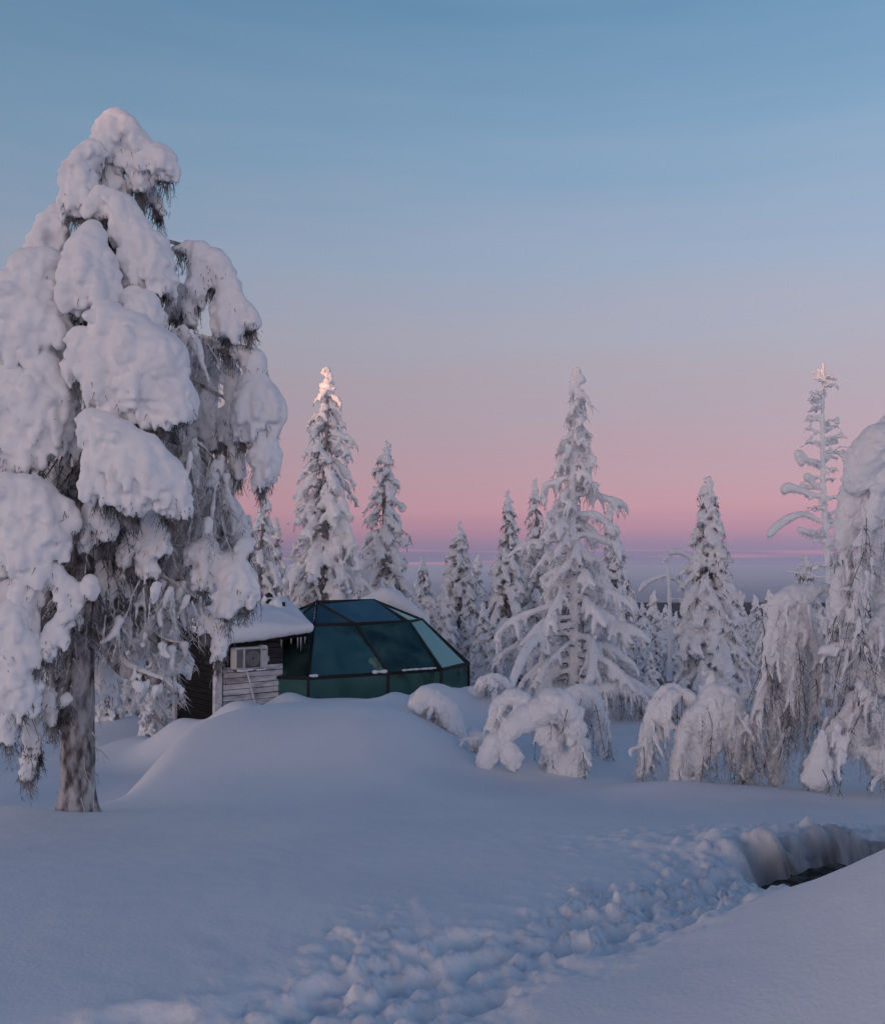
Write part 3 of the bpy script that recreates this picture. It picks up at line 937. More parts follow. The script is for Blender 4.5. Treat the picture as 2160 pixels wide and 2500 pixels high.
def spruce(seed, H, R, nb=70, droop=1.0, r0=0.10, fingers=4, power=0.75, zlow=0.05, voxel=0.04, lump=0.03, spikes=10,
           long_p=0.1, tip=0.10, flen=0.36, bend=0.03, spike_len=0.2, spike_w=0.014, lumpscale=0.10, rise=0.12, knobs=2.7):
    """snow mass, twig mass and trunk of a spruce, base at the origin"""
    rng = np.random.default_rng(seed)
    S, T = Snow(), Twigs()
    lean = np.array([rng.normal(), rng.normal(), 0]) * bend
    def axis(z):
        t = z / H
        return np.array([lean[0] * t * t + 0.04 * math.sin(z * 1.7 + seed), lean[1] * t * t + 0.03 * math.cos(z * 1.3 + seed), z])
    tz = np.linspace(-0.6, H * 0.97, 14)
    tpts = [axis(z) for z in tz]
    tr = [max(0.012, (0.02 * H) * (1 - 0.95 * max(0, z) / H) + 0.008) for z in tz]
    # knobbly leader
    for i in range(9):
        z = H - tip * 0.5 - i * 0.075 * (H / 7) ** 0.5
        S.ball(axis(z) + rng.normal(size=3) * 0.02, tip * (0.45 + 0.07 * i) * rng.uniform(0.75, 1.1))
        for e in range(2):
            a_ = rng.uniform(0, 6.28)
            q = axis(z) + np.array([math.cos(a_), math.sin(a_), rng.uniform(-0.3, 0.3)]) * tip * (0.55 + 0.12 * i)
            S.ball(q, tip * rng.uniform(0.25, 0.55))
    az = rng.uniform(0, 6.28)
    for i in range(nb):
        t = ((i + 0.5) / nb) ** 0.72
        z0 = H * (1 - 0.04) - t * H * (1 - 0.04 - zlow)
        L = R * (0.12 + 0.88 * t ** power) * rng.uniform(0.66, 1.15)
        if rng.random() < long_p:
            L *= rng.uniform(1.15, 1.45)
        az += 2.39996 + rng.normal() * 0.3
        d = np.array([math.cos(az), math.sin(az), 0.0]); sd_ = np.array([-d[1], d[0], 0.0])
        dr = droop * rng.uniform(0.6, 1.35) * (0.75 + 0.45 * t)
        curve = rng.normal() * 0.3
        o = axis(z0)
        ns = 7
        pts = []
        for s in np.linspace(0.0, 1, ns):
            pts.append(o + d * L * (s * (1.12 - 0.12 * s)) + sd_ * curve * L * s * s + np.array([0, 0, L * (rise * s - dr * s ** 1.9)]))
        pts = np.array(pts)
        rb = 0.95 * r0 * (0.42 + 0.58 * min(1, L / (0.7 * R))) * rng.uniform(0.65, 1.3)
        prof_ = np.array([0.22, 0.32, 0.6, 1.0, 1.15, 1.05, 0.6]) * rng.uniform(0.5, 1.4, ns)
        S.chain(pts + np.array([0, 0, 0.2 * rb]), 0.8 * rb * prof_, 0.7)
        for j in range(2, ns):
            for e in range(rng.poisson(knobs)):
                v = rng.normal(size=3); v[2] = v[2] * 0.6 - 0.25; v /= np.linalg.norm(v)
                S.ball(pts[j] + v * rb * rng.uniform(0.6, 1.5), rb * rng.uniform(0.32, 0.7))
        for k_ in range(fingers):
            s = rng.uniform(0.3, 1.0)
            j = min(ns - 2, int(s * (ns - 1)))
            p = pts[j] + (pts[j + 1] - pts[j]) * (s * (ns - 1) - j)
            side = rng.choice([-1, 1]) * rng.uniform(0.3, 1.0)
            h = d * rng.uniform(0.0, 0.7) + sd_ * side
            fl = flen * (0.4 + 0.6 * min(1, L / R)) * rng.uniform(0.45, 1.2)
            fr_ = rb * rng.uniform(0.38, 0.7)
            dn = rng.uniform(0.5, 1.0)
            q = [p + h * fl * 0.75 * u - np.array([0, 0, fl * dn * (0.1 * u + 0.9 * u * u)]) for u in (0, 0.4, 0.75, 1.0)]
            S.chain(q, np.array([0.7, 1, 0.85, 0.55]) * fr_ * rng.uniform(0.75, 1.25, 4), 0.75)
            for e in range(rng.poisson(knobs)):
                S.ball(q[rng.integers(1, 4)] + rng.normal(size=3) * fr_ * 0.6, fr_ * rng.uniform(0.35, 0.7))
            for e in range(3):
                a = q[rng.integers(1, 4)]
                T.spike(a + np.array([0, 0, -0.3 * fr_]), a + np.array([rng.normal() * 0.05, rng.normal() * 0.05, -1.1 * fr_ - spike_len * rng.uniform(0.2, 0.7)]), spike_w)
        T.seg(pts[0], pts[2], 0.02, 0.016); T.seg(pts[2], pts[4], 0.016, 0.012); T.seg(pts[4], pts[6], 0.012, 0.005)
        for e in range(spikes):
            s = rng.uniform(0.05, 0.9)
            j = min(ns - 2, int(s * (ns - 1)))
            p = pts[j] + (pts[j + 1] - pts[j]) * (s * (ns - 1) - j)
            o2 = sd_ * rng.normal() * 0.5 + d * rng.uniform(-0.2, 0.35) + np.array([0, 0, -1.0])
            T.spike(p, p + o2 * (spike_len * rng.uniform(0.5, 1.3) + 0.5 * rb), spike_w * rng.uniform(0.7, 1.4))
    return S.mesh('snow_load', voxel, 1, lump * 1.15, lumpscale, lump * 0.5, 0.4), T.mesh('twigs'), trunk_mesh('trunk', tpts, tr, 10, seed)

def place_tree(name, meshes, label, cat, loc, group=None, rotz=0.0, scale=1.0):
    t = thing(name, label, cat, loc, group, rotz)
    t.scale = (scale,) * 3
    link('trunk', meshes[2], M['bark'], t)
    link('twigs', meshes[1], M['rimed_needles'], t, kind='stuff')
    link('snow_load', meshes[0], M['snow'], t)
    return t

def stand(px, py_tip, D, sink=0.05):
    """foot point on the snow and height for a tree whose tip is seen at px, py_tip"""
    p = P(px, py_tip, D)
    z = TZ(p.x, p.y)
    return (p.x, p.y, z - sink), p.z - z + sink

def tree_at(name, px, py, D, label, seed, R, group=None, cat='tree', **kw):
    loc, H = stand(px, py, D)
    ms = spruce(seed, H, R, **kw)
    return place_tree(name, ms, label, cat, loc, group)

G_SP = 'snow-laden spruces standing behind the cabin'
# the spruces one can tell apart, left to right
tree_at('spruce_tree', 640, 1190, 25, 'spruce half hidden behind the right edge of the big foreground tree', 11, 1.10, G_SP, nb=84, r0=0.11, voxel=0.034)
tree_at('spruce_tree', 672, 1262, 29, 'thin spruce between the big foreground tree and the tall sunlit-tipped spruce', 12, 0.70, G_SP, nb=70, r0=0.09, voxel=0.04)
tree_at('spruce_tree', 795, 897, 29, 'tall spruce behind the dome whose tip glows orange in the last sun', 13, 1.68, G_SP, nb=135, r0=0.135, fingers=5, droop=1.05, power=0.72, voxel=0.043, long_p=0.14, flen=0.55, tip=0.15, spikes=16, lumpscale=0.13)
tree_at('spruce_tree', 940, 1072, 31, 'second tallest spruce over the dome, dense and lumpy, right of the sunlit-tipped one', 14, 1.16, G_SP, nb=140, r0=0.115, fingers=5, droop=0.75, voxel=0.045, flen=0.36, power=0.62, zlow=0.03, tip=0.13)
tree_at('spruce_tree', 1035, 1357, 36, 'small stout spruce just right of the dome roof snow', 15, 0.81, G_SP, nb=80, r0=0.11, voxel=0.045, zlow=0.03, droop=0.8)
tree_at('spruce_tree', 1122, 1272, 33, 'dense conical spruce above the right corner of the dome', 16, 1.16, G_SP, nb=130, r0=0.115, fingers=5, droop=0.7, voxel=0.042, zlow=0.03)
tree_at('spruce_tree', 1165, 1350, 38, 'slim pointed spruce between the dense cone and the darker spire', 17, 0.67, G_SP, nb=76, r0=0.095, voxel=0.045)
tree_at('spruce_tree', 1240, 1197, 31, 'darker narrow spire left of the great open-branched tree', 18, 0.90, G_SP, nb=110, r0=0.10, voxel=0.04, fingers=5, droop=1.2, spikes=20, long_p=0.05)
tree_at('spruce_tree', 1310, 1167, 33, 'spruce whose tip peeks out behind the left boughs of the open-branched tree', 19, 1.04, G_SP, nb=100, r0=0.11, voxel=0.043)
tree_at('spruce_tree', 1490, 1230, 31, 'very slim column spruce against the right side of the open-branched tree', 20, 0.58, G_SP, nb=100, r0=0.085, voxel=0.04, droop=1.0, power=0.5)
tree_at('spruce_tree', 1525, 1377, 39, 'small sharp spruce with a cream-tinted tip near the valley haze', 21, 0.84, G_SP, nb=84, r0=0.09, voxel=0.045)
tree_at('spruce_tree', 1726, 1162, 24, 'tall ragged spruce standing alone before the pink sky right of centre', 23, 0.95, G_SP, nb=150, r0=0.115, fingers=5, droop=0.85, voxel=0.033, flen=0.34, long_p=0.08, spikes=16, power=0.8, lumpscale=0.085, tip=0.13)
tree_at('spruce_tree', 1962, 1352, 26, 'bushy little spruce left of the bare snag', 24, 0.93, G_SP, nb=70, r0=0.11, voxel=0.034, droop=0.7)

# the great open-branched tree in the middle: long level limbs
def open_tree():
    loc, H = stand(1400, 902, 21)
    rng = np.random.default_rng(31)
    S, T = Snow(), Twigs()
    limbs = []
    def ax(z):
        t = z / H
        return np.array([0.05 * math.sin(z * 1.1) + 0.10 * t - 0.05, 0.06 * math.cos(z * 0.9), z])
    tz = np.linspace(-0.6, H * 0.97, 18)
    tp, trd = [ax(z) for z in tz], [max(0.03, 0.17 * (1 - max(0, z) / H) ** 0.9 + 0.02) for z in tz]
    # rimed trunk
    S.chain([ax(z) + np.array([-0.02, -0.03, 0]) for z in np.linspace(0.4, H * 0.98, 30)], [max(0.045, 0.135 * (1 - z / H) ** 0.8 + 0.035) for z in np.linspace(0.4, H * 0.98, 30)], 0.7)
    for i in range(6):
        S.ball(ax(H - 0.08 * i) + np.array([rng.normal() * 0.07, rng.normal() * 0.05, -0.04]), rng.uniform(0.08, 0.12))
    az = 0.4
    NB = 84
    for i in range(NB):
        t = ((i + 0.6) / NB) ** 0.85
        z0 = H * 0.96 - t * H * 0.92
        L = (0.20 + 1.95 * t ** 1.35) * rng.uniform(0.5, 1.1)
        if rng.random() < 0.13:
            L *= 1.5
        az += 2.39996 + rng.normal() * 0.35
        d = np.array([math.cos(az), math.sin(az), 0]); sd_ = np.array([-d[1], d[0], 0])
        dr = rng.uniform(0.15, 0.55) + 0.25 * t
        cv = rng.normal() * 0.22
        o = ax(z0)
        ns = 9
        ph = rng.uniform(0, 6)
        pts = np.array([o + d * L * s + sd_ * (cv * L * s * s + 0.05 * math.sin(s * 7 + ph)) + np.array([0, 0, L * (0.12 * s - dr * s ** 2.4) + 0.03 * math.sin(s * 9 + ph)]) for s in np.linspace(0, 1, ns)])
        limbs.append(tube(pts, np.linspace(0.035 * (0.5 + t), 0.010, ns), 5))
        rb = (0.050 + 0.038 * t) * rng.uniform(0.75, 1.3)
        S.chain(pts + np.array([0, 0, rb * 0.55]), rb * np.array([0.7, 0.75, 0.8, 0.9, 0.95, 1.05, 1.1, 0.95, 0.6]), 0.6)
        nf = int(4 + 7 * t)
        for k_ in range(nf):
            s = rng.uniform(0.3, 1.0)
            j = min(ns - 2, int(s * (ns - 1)))
            p = pts[j] + (pts[j + 1] - pts[j]) * (s * (ns - 1) - j)
            h = d * rng.uniform(0.0, 0.6) + sd_ * rng.choice([-1, 1]) * rng.uniform(0.2, 1.0)
            fl = rng.uniform(0.18, 0.55) * (0.6 + 0.5 * t)
            fr_ = rb * rng.uniform(0.4, 0.85)
            dn = rng.uniform(0.4, 1.0)
            q = [p + h * fl * 0.7 * u - np.array([0, 0, fl * dn * (0.1 * u + 0.9 * u * u)]) for u in (0, 0.4, 0.75, 1.0)]
            S.chain(q, np.array([fr_ * 0.7, fr_, fr_ * 0.9, fr_ * 0.5]) * rng.uniform(0.75, 1.25, 4), 0.7)
            for e in range(rng.poisson(1.5)):
                S.ball(q[rng.integers(1, 4)] + rng.normal(size=3) * fr_ * 0.7, fr_ * rng.uniform(0.35, 0.75))
            for e in range(3):
                a = q[rng.integers(1, 4)]
                T.spike(a, a + np.array([rng.normal() * 0.08, rng.normal() * 0.08, -fr_ - rng.uniform(0.05, 0.22)]), 0.013)
        for e in range(10):
            s = rng.uniform(0.2, 1.0)
            j = min(ns - 2, int(s * (ns - 1)))
            p = pts[j] + (pts[j + 1] - pts[j]) * (s * (ns - 1) - j)
            T.strand(rng, p, rng.uniform(0.15, 0.45), 0.012, twig=0.07, nt=4)
    t = thing('spruce_tree', 'great open-branched rimed tree with level snowy limbs, tallest in the middle of the view', 'tree', loc, G_SP)
    link('trunk', trunk_mesh('trunk', tp, trd, 12, 3), M['bark'], t)
    link('limbs', np_mesh('limbs', *merge(limbs)), M['bark'], t, kind='stuff')
    link('twigs', T.mesh('twigs'), M['frost'], t, kind='stuff')
    link('snow_load', S.mesh('snow_load', 0.031, 1, 0.022, 0.075, 0.007, 0.4), M['snow'], t)
open_tree()

# bare snag on the right, rimed, with short stubs and one long drooping arm
def snag(px, py, D, label, arms, seed, thick=0.085, name='snag_tree', stubs=64, group='bare rimed snags'):
    loc, H = stand(px, py, D)
    rng = np.random.default_rng(seed)
    S, T = Snow(), Twigs()
    base = np.array(loc)
    def ax(z):
        return np.array([0.04 * math.sin(z * 0.9), 0.03 * math.cos(z), z])
    zz = np.linspace(-0.5, H, 18)
    rad_ = [max(0.018, thick * (1 - max(0, z) / H) ** 0.8) for z in zz]
    S.chain([ax(z) + np.array([-0.02, -0.02, 0]) for z in np.linspace(0.3, H, 40)], [max(0.036, thick * 1.05 * (1 - z / H) ** 0.8 + 0.022 + 0.008 * math.sin(z * 13)) for z in np.linspace(0.3, H, 40)], 0.6)
    for i in range(stubs):
        z = H - 0.12 - (H * 0.62) * (i / max(1, stubs)) ** 1.05 - rng.uniform(0, 0.1)
        az = rng.choice([0, math.pi]) + rng.normal() * 0.7
        d = np.array([math.cos(az), math.sin(az), 0])
        L = rng.uniform(0.18, 0.46) * (0.75 + 0.7 * i / stubs) * min(1.0, 0.25 + (H - z) / 1.1)
        rise = rng.uniform(-0.15, 0.35)
        pts = np.array([ax(z) + d * L * s + np.array([0, 0, L * rise * s + 0.02 * math.sin(s * 9 + i)]) for s in np.linspace(0, 1, 6)])
        S.chain(pts + np.array([0, 0, 0.012]), np.array([0.032, 0.024, 0.03, 0.024, 0.032, 0.02]) * rng.uniform(0.7, 1.4), 0.6)
        for e in range(8):
            p = pts[rng.integers(1, 6)]
            T.spike(p, p + d * rng.uniform(0, 0.09) + np.array([rng.normal() * 0.06, rng.normal() * 0.05, rng.uniform(-0.12, 0.06)]), 0.011)
        for e in range(2):
            p = pts[rng.integers(2, 6)]
            q = p + d * rng.uniform(0.0, 0.14) + np.array([rng.normal() * 0.08, rng.normal() * 0.06, rng.uniform(-0.12, 0.05)])
            S.chain([p, q], [0.022, 0.03 * rng.uniform(0.6, 1.3)], 0.6)
        if rng.random() < 0.35:
            p = pts[-1]
            for e in range(4):
                S.ball(p + rng.normal(size=3) * 0.05, rng.uniform(0.03, 0.055))
    for arm in arms:
        ap = np.array([list(P(x, y, D)) for x, y, r in arm]) - base
        ar = np.array([r * D / F for x, y, r in arm])
        cp = catmull(ap, 5)
        cr = np.interp(np.linspace(0, 1, len(cp)), np.linspace(0, 1, len(ar)), ar)
        S.chain(cp, cr, 0.6)
        for e in range(len(cp) * 2):
            p = cp[rng.integers(1, len(cp))]
            T.spike(p, p + np.array([rng.normal() * 0.06, rng.normal() * 0.05, -rng.uniform(0.06, 0.2)]), 0.012)
    t = thing(name, label, 'tree', loc, group)
    link('trunk', trunk_mesh('trunk', [ax(z) for z in zz], rad_, 9, seed), M['bark'], t)
    link('twigs', T.mesh('twigs'), M['frost'], t, kind='stuff')
    link('snow_load', S.mesh('snow_load', 0.024, 1, 0.014, 0.05, 0.005, 0.3), M['snow'], t)
snag(2008, 888, 22, 'tall bare rimed snag with short side stubs and one long arm drooping left',
     [[(2000, 1272, 6), (1960, 1255, 8), (1920, 1268, 11), (1890, 1290, 11), (1877, 1305, 8)], [(2000, 1308, 7), (1970, 1300, 8), (1952, 1293, 7)],
      [(2000, 1212, 7), (1960, 1200, 8), (1925, 1190, 13), (1915, 1195, 12)], [(2000, 1140, 6), (1965, 1120, 7), (1950, 1110, 13), (1955, 1130, 9)], [(1995, 1190, 6), (1975, 1170, 8), (1970, 1165, 11)]], 41)
snag(1630, 1348, 27, 'thin leaning snag with a hooked top beside the lone ragged spruce',
     [[(1630, 1352, 5), (1650, 1346, 8), (1670, 1352, 8), (1690, 1365, 6)], [(1628, 1403, 5), (1600, 1412, 6), (1575, 1425, 8), (1563, 1440, 5)], [(1632, 1405, 4), (1650, 1415, 5), (1668, 1430, 4)]], 42, thick=0.075, stubs=4)

# smaller spruces down the slope: four shapes, each tree its own object
protos = [spruce(60 + i, 4.0, r, nb=84, r0=rr0, fingers=4, droop=dp, voxel=0.042, zlow=0.02, power=pw, spikes=10)
          for i, (r, rr0, dp, pw) in enumerate(((0.76, 0.11, 0.8, 0.65), (0.98, 0.12, 0.7, 0.75), (0.64, 0.10, 0.9, 0.55), (0.9, 0.115, 1.0, 0.8)))]
small = [  # px, tip y, D, label
    (1566, 1468, 35, 'round-topped little spruce left of the hooked snag'),
    (1592, 1440, 42, 'distant pink-tinted spruce tip behind the round-topped little one'),
    (1802, 1440, 40, 'small far spruce just right of the lone ragged spruce, thin spire against the dark hill'),
    (1845, 1452, 44, 'farther thin spire in the gap before the dark hill'),
    (1880, 1438, 38, 'fat-topped small spruce left of the arched birch on the right'),
    (1062, 1470, 31, 'bushy spruce filling the gap right of the dome peak'),
    (1180, 1470, 28, 'spruce crowding the slope below the dense cone, above the dome corner'),
    (1215, 1440, 34, 'narrow spruce low between the dome corner and the open-branched tree'),
    (1500, 1455, 29, 'rounded spruce low against the right boughs of the open-branched tree'),
    (1545, 1540, 27, 'short spruce in the dip right of the open-branched tree'),
    (1600, 1530, 30, 'squat spruce under the hooked snag'),
    (1650, 1490, 30, 'spruce leaning on the left skirt of the lone ragged spruce'),
    (1835, 1545, 25, 'low rounded spruce left of the arched birch trunk'),
    (1010, 1440, 34, 'spruce showing just over the snow on the back of the dome'),
    (880, 1400, 34, 'spruce filling the gap between the two tall spruces over the dome'),
    (700, 1400, 33, 'spruce low behind the flue of the annex'),
    (430, 1500, 25, 'spruce behind the trunk side boughs of the big foreground tree, left of the annex'),
    (330, 1490, 27, 'spruce in the hollow right of the big trunk'),
    (270, 1540, 24, 'small spruce closest to the big trunk in the hollow'),
    (110, 1480, 26, 'spruce in the hollow left of the big trunk'),
    (375, 1590, 22, 'tiny bent spruce in front of the hollow trees'),
    (1340, 1480, 27, 'spruce hidden in the heart of the open-branched tree'),
    (2080, 1400, 24, 'spruce seen between the snag and the snow-capped tree at the right edge'),
    (2000, 1480, 24, 'spruce behind the right arched birch curtain'),
    (1690, 1420, 43, 'far spruce behind the lone ragged spruce'),
    (1088, 1432, 30, 'spruce pressed against the left flank of the dense conical one'),
    (1147, 1425, 31, 'spruce squeezed between the dense cone and the slim pointed spruce'),
    (1206, 1500, 27, 'low bushy spruce at the left foot of the darker spire'),
    (1262, 1470, 29, 'spruce rising against the right side of the darker spire'),
    (1516, 1490, 26, 'snowy spruce at the foot of the cream-tipped small spruce'),
    (1588, 1590, 23.5, 'lowest spruce in the dip before the hooked snag'),
    (1765, 1470, 28, 'spruce behind the right shoulder of the lone ragged spruce'),
    (1822, 1505, 27, 'spruce between the lone ragged spruce and the tall bowed birch'),
    (1905, 1470, 28, 'spruce just over the crown of the tall bowed birch'),
    (975, 1465, 32, 'spruce whose tip clears the snow on the back of the dome'),
    (1445, 1500, 28, 'spruce against the right boughs low in the open-branched tree'),
]
rs = random.Random(5)
for i, (px, py, D, lab) in enumerate(small):
    loc, H = stand(px, py, D)
    pr = protos[(i * 7 + i // 3) % 4]
    place_tree('small_spruce', pr, lab, 'tree', loc, 'small snowy spruces down the slope', rs.uniform(0, 6.28), H / 4.0)
for i in range(14):
    px = 2240 + 900 * ((i * 0.618034) % 1.0)
    D = 16 + 26 * ((i * 0.7548777) % 1.0)
    loc, H = stand(px, 1330 + rs.uniform(0, 120), D)
    place_tree('small_spruce', protos[i % 4], 'snowy spruce standing outside the view, past the right picture edge', 'tree', loc, 'spruces past the right picture edge', rs.uniform(0, 6.28), H / 4.0)

# the low rank further down the slope
LOW = {0: 'snowy spruce seen dimly through the tilted glass of the dome', 1: 'sliver of a spruce between the squat spruce and the lone ragged spruce',
       3: 'slender spruce just below the fat-topped small spruce', 4: 'spruce low beside the foot of the slim column spruce',
       11: 'small spruce below the thin spire right of the lone ragged spruce', 16: 'spruce glimpsed through the curtain of the tall bowed birch',
       20: 'spruce glimpsed beside the stem inside the open-branched tree', 22: 'spruce tip touching the left side of the squat spruce',
       24: 'spruce filling the gap above the low rounded spruce by the bowed birch', 28: 'spruce standing inside the left boughs of the open-branched tree',
       30: 'spruce between the cream-tipped small spruce and the round-topped one', 36: 'spruce low at the left edge of the open-branched tree, below the dark spire'}
for i in range(40):
    px = 1000 + 1010 * ((i * 0.618034) % 1.0)
    D = 25 + 26 * ((i * 0.7548777) % 1.0)
    tip_, turn = 1460 + rs.uniform(0, 60) + (51 - D) * 2.2, rs.uniform(0, 6.28)
    if i in LOW:
        loc, H = stand(px, tip_, D)
        place_tree('small_spruce', protos[i % 4], LOW[i], 'tree', loc, 'small snowy spruces down the slope', turn, max(1.2, H) / 4.0)
# ------------------------------------------------------------------ bowed birches and buried bushes on the right
def bowed(name, label, cat, D, limbs, clumps, curtain, foot, voxel=0.02, seed=1, group=None, frost=0.5, depth=0.35, strands=120, slen=0.45, knobs=4.0):
    """limbs: bark/snow arcs in (px, py, r) at depth D; clumps: pure snow masses; curtain: hanging frosted growth from those arcs"""
    rng = np.random.default_rng(seed)
    fp_ = P(foot[0], foot[1], D)
    base = np.array([fp_.x, fp_.y, TZ(fp_.x, fp_.y) - 0.03])
    S, T, TD_ = Snow(), Twigs(), Twigs()
    bark = []
    arcs = []
    for li, arc in enumerate(limbs):
        dd = rng.normal() * depth * 0.3
        ap = np.array([list(P(a[0], a[1], D + dd + (a[3] if len(a) > 3 else 0))) for a in arc]) - base
        ar = np.array([a[2] * D / F for a in arc])
        cp = catmull(ap, 6)
        cr = np.interp(np.linspace(0, 1, len(cp)), np.linspace(0, 1, len(ar)), ar)
        bark.append(tube(cp, cr * 0.62, 7))
        S.chain(cp + np.array([0, -0.01, 0.35]) * cr[:, None], cr * (0.72 + 0.5 * rng.random(len(cr))), 0.5)
        for p, r in zip(cp, cr):
            for e in range(rng.poisson(1.6)):
                v = rng.normal(size=3); v /= np.linalg.norm(v)
                S.ball(p + v * r * 1.0, r * rng.uniform(0.25, 0.6))
            if rng.random() < 0.45:                    # side twig with its own snow
                L_ = rng.uniform(0.06, 0.16)
                q = p + np.array([rng.normal() * 0.7, rng.normal() * 0.7, rng.uniform(-0.9, 0.35)]) * L_
                S.chain([p, q, q + np.array([rng.normal() * 0.04, 0, -rng.uniform(0.03, 0.12)])], [0.03, 0.03, 0.02], 0.7)
        arcs.append((cp, cr))
    for cl in clumps:
        dd = cl[0]
        ap = np.array([list(P(a[0], a[1], D + dd)) for a in cl[1]]) - base
        ar = np.array([a[2] * D / F for a in cl[1]])
        cp = catmull(ap, 5)
        cr = np.interp(np.linspace(0, 1, len(cp)), np.linspace(0, 1, len(ar)), ar)
        S.chain(cp, cr * (0.9 + 0.2 * rng.random(len(cr))), 0.5)
        for p, r in zip(cp, cr):
            for e in range(rng.poisson(knobs)):
                v = rng.normal(size=3); v[2] = -abs(v[2]) * 0.6; v /= np.linalg.norm(v)
                S.ball(p + v * r * 0.9, r * rng.uniform(0.2, 0.4))
    for ci, (i, t0, t1, n, L) in enumerate(curtain):
        cp, cr = arcs[i]
        for k_ in range(n):
            t = rng.uniform(t0, t1) * (len(cp) - 1.01)
            j = int(t)
            p = cp[j] + (cp[j + 1] - cp[j]) * (t - j)
            p = p + np.array([rng.normal() * 0.05, rng.normal() * depth * 0.5, 0])
            l_ = L * D / F * rng.uniform(0.45, 1.1)
            l_ = min(l_, p[2] - 0.02)
            if l_ < 0.06:
                continue
            (T if rng.random() < 0.72 else TD_).strand(rng, p, l_, 0.008, twig=0.10, nt=int(4 + l_ * 12), curl=0.2)
            if rng.random() < frost:       # snow clinging to the strand
                q, r = p.copy(), rng.uniform(0.02, 0.042)
                pts, rads = [q.copy()], [r * 0.8]
                d = np.array([rng.normal() * 0.15, rng.normal() * 0.12, -1])
                m = rng.integers(3, 6)
                for e in range(m):
                    q = q + d / np.linalg.norm(d) * l_ * rng.uniform(0.4, 0.85) / m
                    d = d + np.array([rng.normal() * 0.2, rng.normal() * 0.15, -0.1])
                    pts.append(q.copy()); rads.append(r * rng.uniform(0.55, 1.15) * (1 - 0.5 * e / m))
                S.chain(pts, rads, 0.6)
    t = thing(name, label, cat, tuple(base), group)
    if bark:
        link('limbs', np_mesh('limbs', *merge(bark)), M['bark'], t, kind='stuff')
    if T.n:
        link('twigs', T.mesh('twigs'), M['frost'], t, kind='stuff')
    if TD_.n:
        link('bare_twigs', TD_.mesh('bare_twigs'), M['needles'], t, kind='stuff')
    link('snow_load', S.mesh('snow_load', voxel, 1, 0.018, 0.06, 0.006, 0.6), M['snow'], t)
    return t

GB = 'birches bowed down by snow on the right'
bowed('bowed_birch', 'double-humped bowed birch with a bare grey stem and hanging fringes', 'tree', 13.2,
      [[(1655, 1935, 24), (1662, 1850, 23), (1680, 1770, 20), (1712, 1735, 19)], [(1712, 1740, 19), (1668, 1698, 17), (1622, 1690, 14), (1590, 1735, 13), (1577, 1815, 12), (1570, 1890, 9)],
       [(1700, 1760, 18), (1735, 1702, 20), (1780, 1705, 20), (1808, 1760, 17), (1818, 1840, 14), (1824, 1915, 10)], [(1730, 1705, 16), (1734, 1668, 10), (1737, 1640, 5)],
       [(1740, 1710, 20), (1720, 1770, 20), (1705, 1840, 15), (1695, 1900, 10)]],
      [(-0.1, [(1745, 1715, 32), (1740, 1775, 30), (1735, 1830, 22)]), (-0.15, [(1780, 1720, 24), (1785, 1790, 22), (1790, 1850, 16)]), (-0.1, [(1712, 1770, 24), (1708, 1830, 20), (1700, 1880, 14)]), (0.0, [(1640, 1700, 20), (1610, 1740, 18), (1630, 1770, 14)])],
      [(1, 0.2, 1.0, 60, 190), (2, 0.1, 1.0, 90, 210), (4, 0.1, 1.0, 50, 130), (0, 0.2, 1.0, 50, 60)], (1690, 1925), seed=51, group=GB, frost=0.55)
bowed('bowed_birch', 'thick smooth snow arch like a ring at the right foot of the big drift', 'bush', 14.0,
      [[(1235, 1800, 22), (1262, 1775, 27), (1310, 1752, 30), (1352, 1722, 32), (1385, 1745, 28), (1404, 1800, 25), (1412, 1860, 22), (1412, 1915, 18)],
       [(1205, 1795, 13), (1212, 1735, 17), (1240, 1710, 20), (1275, 1712, 18), (1300, 1730, 12)], [(1330, 1800, 14), (1345, 1850, 12), (1340, 1900, 9)]],
      [(0.0, [(1335, 1795, 28), (1350, 1820, 24)]), (-0.15, [(1245, 1835, 26), (1252, 1862, 22)]), (-0.1, [(1205, 1812, 22), (1190, 1840, 24), (1180, 1870, 20)]), (0.0, [(1375, 1860, 26), (1365, 1900, 24)]), (-0.1, [(1400, 1880, 22), (1395, 1920, 20)])],
      [(0, 0.25, 1.0, 50, 110), (2, 0.0, 1.0, 24, 60), (1, 0.3, 1.0, 16, 60)], (1330, 1910), seed=52, group=GB, frost=0.5, voxel=0.018)
bowed('bowed_birch', 'narrow snow hook with dark twigs hanging inside it, behind the ring-like arch', 'bush', 15.5,
      [[(1380, 1745, 14), (1392, 1712, 20), (1420, 1698, 22), (1450, 1720, 20), (1470, 1775, 16), (1475, 1830, 12), (1465, 1880, 7)]],
      [(-0.05, [(1405, 1720, 22), (1398, 1760, 16)])], [(0, 0.3, 1.0, 70, 130)], (1440, 1885), seed=53, group=GB, frost=0.25)
bowed('buried_bush', 'rounded snow hood with twigs showing on its right side, on the drift before the dome', 'bush', 16.2,
      [[(1040, 1712, 30), (1085, 1738, 28), (1110, 1785, 20), (1130, 1830, 18), (1150, 1850, 14)], [(1085, 1760, 14), (1105, 1790, 10), (1100, 1830, 8)]],
      [(0.1, [(1005, 1765, 22), (1030, 1722, 34), (1065, 1716, 36), (1098, 1760, 26)]), (0.05, [(1150, 1800, 22), (1170, 1830, 24), (1180, 1855, 20)]), (0.0, [(1065, 1790, 30), (1085, 1815, 20)])],
      [(0, 0.1, 1.0, 90, 90), (1, 0.0, 1.0, 40, 60)], (1090, 1840), seed=54, frost=0.3, voxel=0.022, group='bushes buried in the snow')
